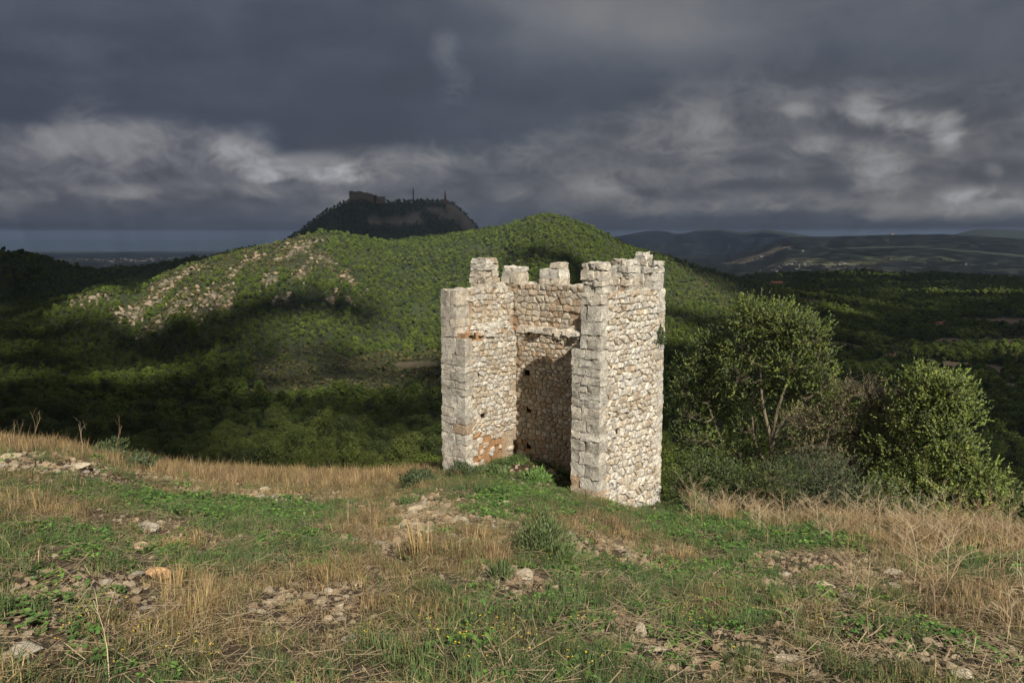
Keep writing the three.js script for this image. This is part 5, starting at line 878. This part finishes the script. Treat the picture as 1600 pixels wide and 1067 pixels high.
// ------------------------------------------------------------------ far buildings
{
  const wallMat = new THREE.MeshStandardMaterial({ color: col(0.26, 0.195, 0.135), roughness: 1 }), paleWall = new THREE.MeshStandardMaterial({ color: col(0.55, 0.48, 0.40), roughness: 1 }), roofMat = new THREE.MeshStandardMaterial({ color: col(0.36, 0.15, 0.09), roughness: 1 }), hole = new THREE.MeshStandardMaterial({ color: col(0.03, 0.03, 0.035), roughness: 0.6 }), metal = new THREE.MeshStandardMaterial({ color: col(0.12, 0.12, 0.13), roughness: 0.7, metalness: 0.3 });
  const at = (px, py, d) => { const q = ray(px, py); return q.multiplyScalar(d / Math.hypot(q.x, q.z)); };
  const box = (x, y, z, w, h, d) => { const g = new THREE.BoxGeometry(w, h, d); g.translate(x, y + h / 2, z); return g; };
  const k = 1900 / FOCAL;   // metres to a pixel of the photograph on the castle hill
  const c = base('hilltop_castle', at(572, 313, 1900)); tag(c, 'brown castle with a square keep on the left end of the dark hilltop', 'castle');
  mesh('keep', mergeGeometries([box(-14 * k, -8, 0, 20 * k, 12.4 * k + 8, 26), box(-21 * k, 12.4 * k, 0, 5 * k, 1.2 * k, 26.4), box(-10 * k, 12.4 * k, 0, 6 * k, 0.8 * k, 26.4)]), wallMat, c);
  mesh('curtain_wall', mergeGeometries([box(3 * k, -8, 2, 14 * k, 9.6 * k + 8, 20), box(12 * k, -8, 4, 9 * k, 7.8 * k + 8, 18), box(21 * k, -8, 6, 16 * k, 5.2 * k + 8, 14), box(1 * k, 9.6 * k, 2, 6 * k, 1.4 * k, 20.4)]), wallMat, c);
  for (let i = 0; i < 4; i++) mesh('window', box((-20 + i * 4.2) * k, 8 * k, 13.1, 1.8, 2.6, 0.5), hole, c);
  for (let i = 0; i < 3; i++) mesh('window', box((0 + i * 5) * k, 5.5 * k, 12.2 + 0.8 * (i > 1), 1.6, 2.4, 0.6), hole, c);
  const m = base('radio_mast', at(645.5, 313, 1900)); tag(m, 'thin dark radio mast on the middle of the hilltop', 'mast');
  mesh('mast', mergeGeometries([...[0, 1, 2].map((i) => box(Math.cos(i * 2.1) * 0.9, -4, Math.sin(i * 2.1) * 0.9, 1.2, 16 * k + 4, 1.2)), ...[2, 5, 8, 11, 14, 17, 20].map((y) => box(0, y, 0, 2.6, 0.6, 2.6))]), metal, m); mesh('antenna', box(0, 16 * k, 0, 0.9, 3.5 * k, 0.9), metal, m);
  const s = base('monument', at(695.5, 316, 1900)); tag(s, 'tall pointed monument on a base at the right end of the hilltop', 'monument');
  mesh('plinth', mergeGeometries([box(0, -6, 0, 12 * k, 2.6 * k + 6, 14), box(0, 2.6 * k, 0, 6 * k, 1.6 * k, 8)]), wallMat, s);
  const shaft = new THREE.CylinderGeometry(1.6, 3.6, 8.5 * k, 8); shaft.translate(0, 4.2 * k + 4.25 * k, 0); mesh('shaft', shaft, wallMat, s);
  const fig = new THREE.CylinderGeometry(0.6, 1.7, 5.4 * k, 8); fig.translate(0, 12.7 * k + 2.7 * k, 0); mesh('statue', mergeGeometries([fig, box(0, 14.6 * k, 0, 2.6, 0.8, 0.8)]), wallMat, s);
  const house = (px, py, d, w, turn, label) => {
    const p = at(px, py, d); p.y = H(p.x, p.z) + 0; const h = base('farmhouse', p, turn); tag(h, label, 'house');
    mesh('wall', box(0, -2, 0, w, 2 + w * 0.42, w * 0.6), paleWall, h);
    const sh = new THREE.Shape([new THREE.Vector2(-w * 0.34, 0), new THREE.Vector2(w * 0.34, 0), new THREE.Vector2(0, w * 0.17)]), g = new THREE.ExtrudeGeometry(sh, { depth: w * 1.06, bevelEnabled: false }); g.rotateY(Math.PI / 2); g.translate(-w * 0.53, w * 0.42 + 0.01, 0); const roof = mesh('roof', g, roofMat, h); mesh('chimney', box(w * 0.25, w * 0.42, 0.4, 0.7, w * 0.26, 0.7), paleWall, roof);
    for (const x of [-0.32, 0.02, 0.32]) mesh('window', box(x * w, w * 0.16, w * 0.3, w * 0.08, w * 0.12, 0.12), hole, h); mesh('door', box(-0.15 * w, 0, w * 0.3, w * 0.08, w * 0.19, 0.12), hole, h);
  };
  house(1149, 590, 400, 7, 0.5, 'pinkish farmhouse with red roof glimpsed behind the tallest olive');
  house(1213, 466, 1180, 15, -0.3, 'tiny pale farmhouse in the dark woods above the tallest olive');
  house(1472, 492, 900, 12, 0.4, 'small pale farmhouse among terraced fields at the right');
  house(1395, 368, 8000, 24, 0.1, 'tiny pale hamlet building on the crest of the distant hill');
  // far towns: too many and too small to count
  const r = rng(3), list = [], one = new THREE.BoxGeometry(1, 1, 1); { const n = one.attributes.position.count; one.setAttribute('color', new THREE.Float32BufferAttribute(new Array(n * 3).fill(1), 3)); }
  const town = (U, d, w, h, n, size) => { for (let i = 0; i < n; i++) { const a = Math.atan((U - 800) / 1266), dt = (r() + r() - 1) * w, dr = d + (r() + r() - 1) * h, x = Math.sin(a) * dr + Math.cos(a) * dt, z = -Math.cos(a) * dr + Math.sin(a) * dt, s = size * (0.5 + r()), q = 0.6 + 0.5 * r(); list.push([x, H(x, z) + s * 0.2, z, r() * 3, s, s * 0.6, s * 0.8, col(0.34 * q, 0.32 * q, 0.29 * q)]); } };
  town(1285, 5200, 300, 200, 60, 12); town(1230, 5400, 200, 200, 30, 12); town(1330, 5000, 120, 120, 14, 12); town(200, 8800, 500, 900, 110, 16); town(140, 9200, 300, 700, 30, 15); town(280, 9500, 300, 700, 30, 15); town(1200, 6400, 300, 300, 20, 14); town(1480, 5400, 400, 200, 14, 12);
  scatter('houses', tag(base('distant_town', V(0, 0, 0)), 'pale specks of far towns scattered over the hazy plain', null, null, 'stuff'), one, new THREE.MeshStandardMaterial({ vertexColors: true, roughness: 1 }), list);
}

renderer.render(scene, camera);
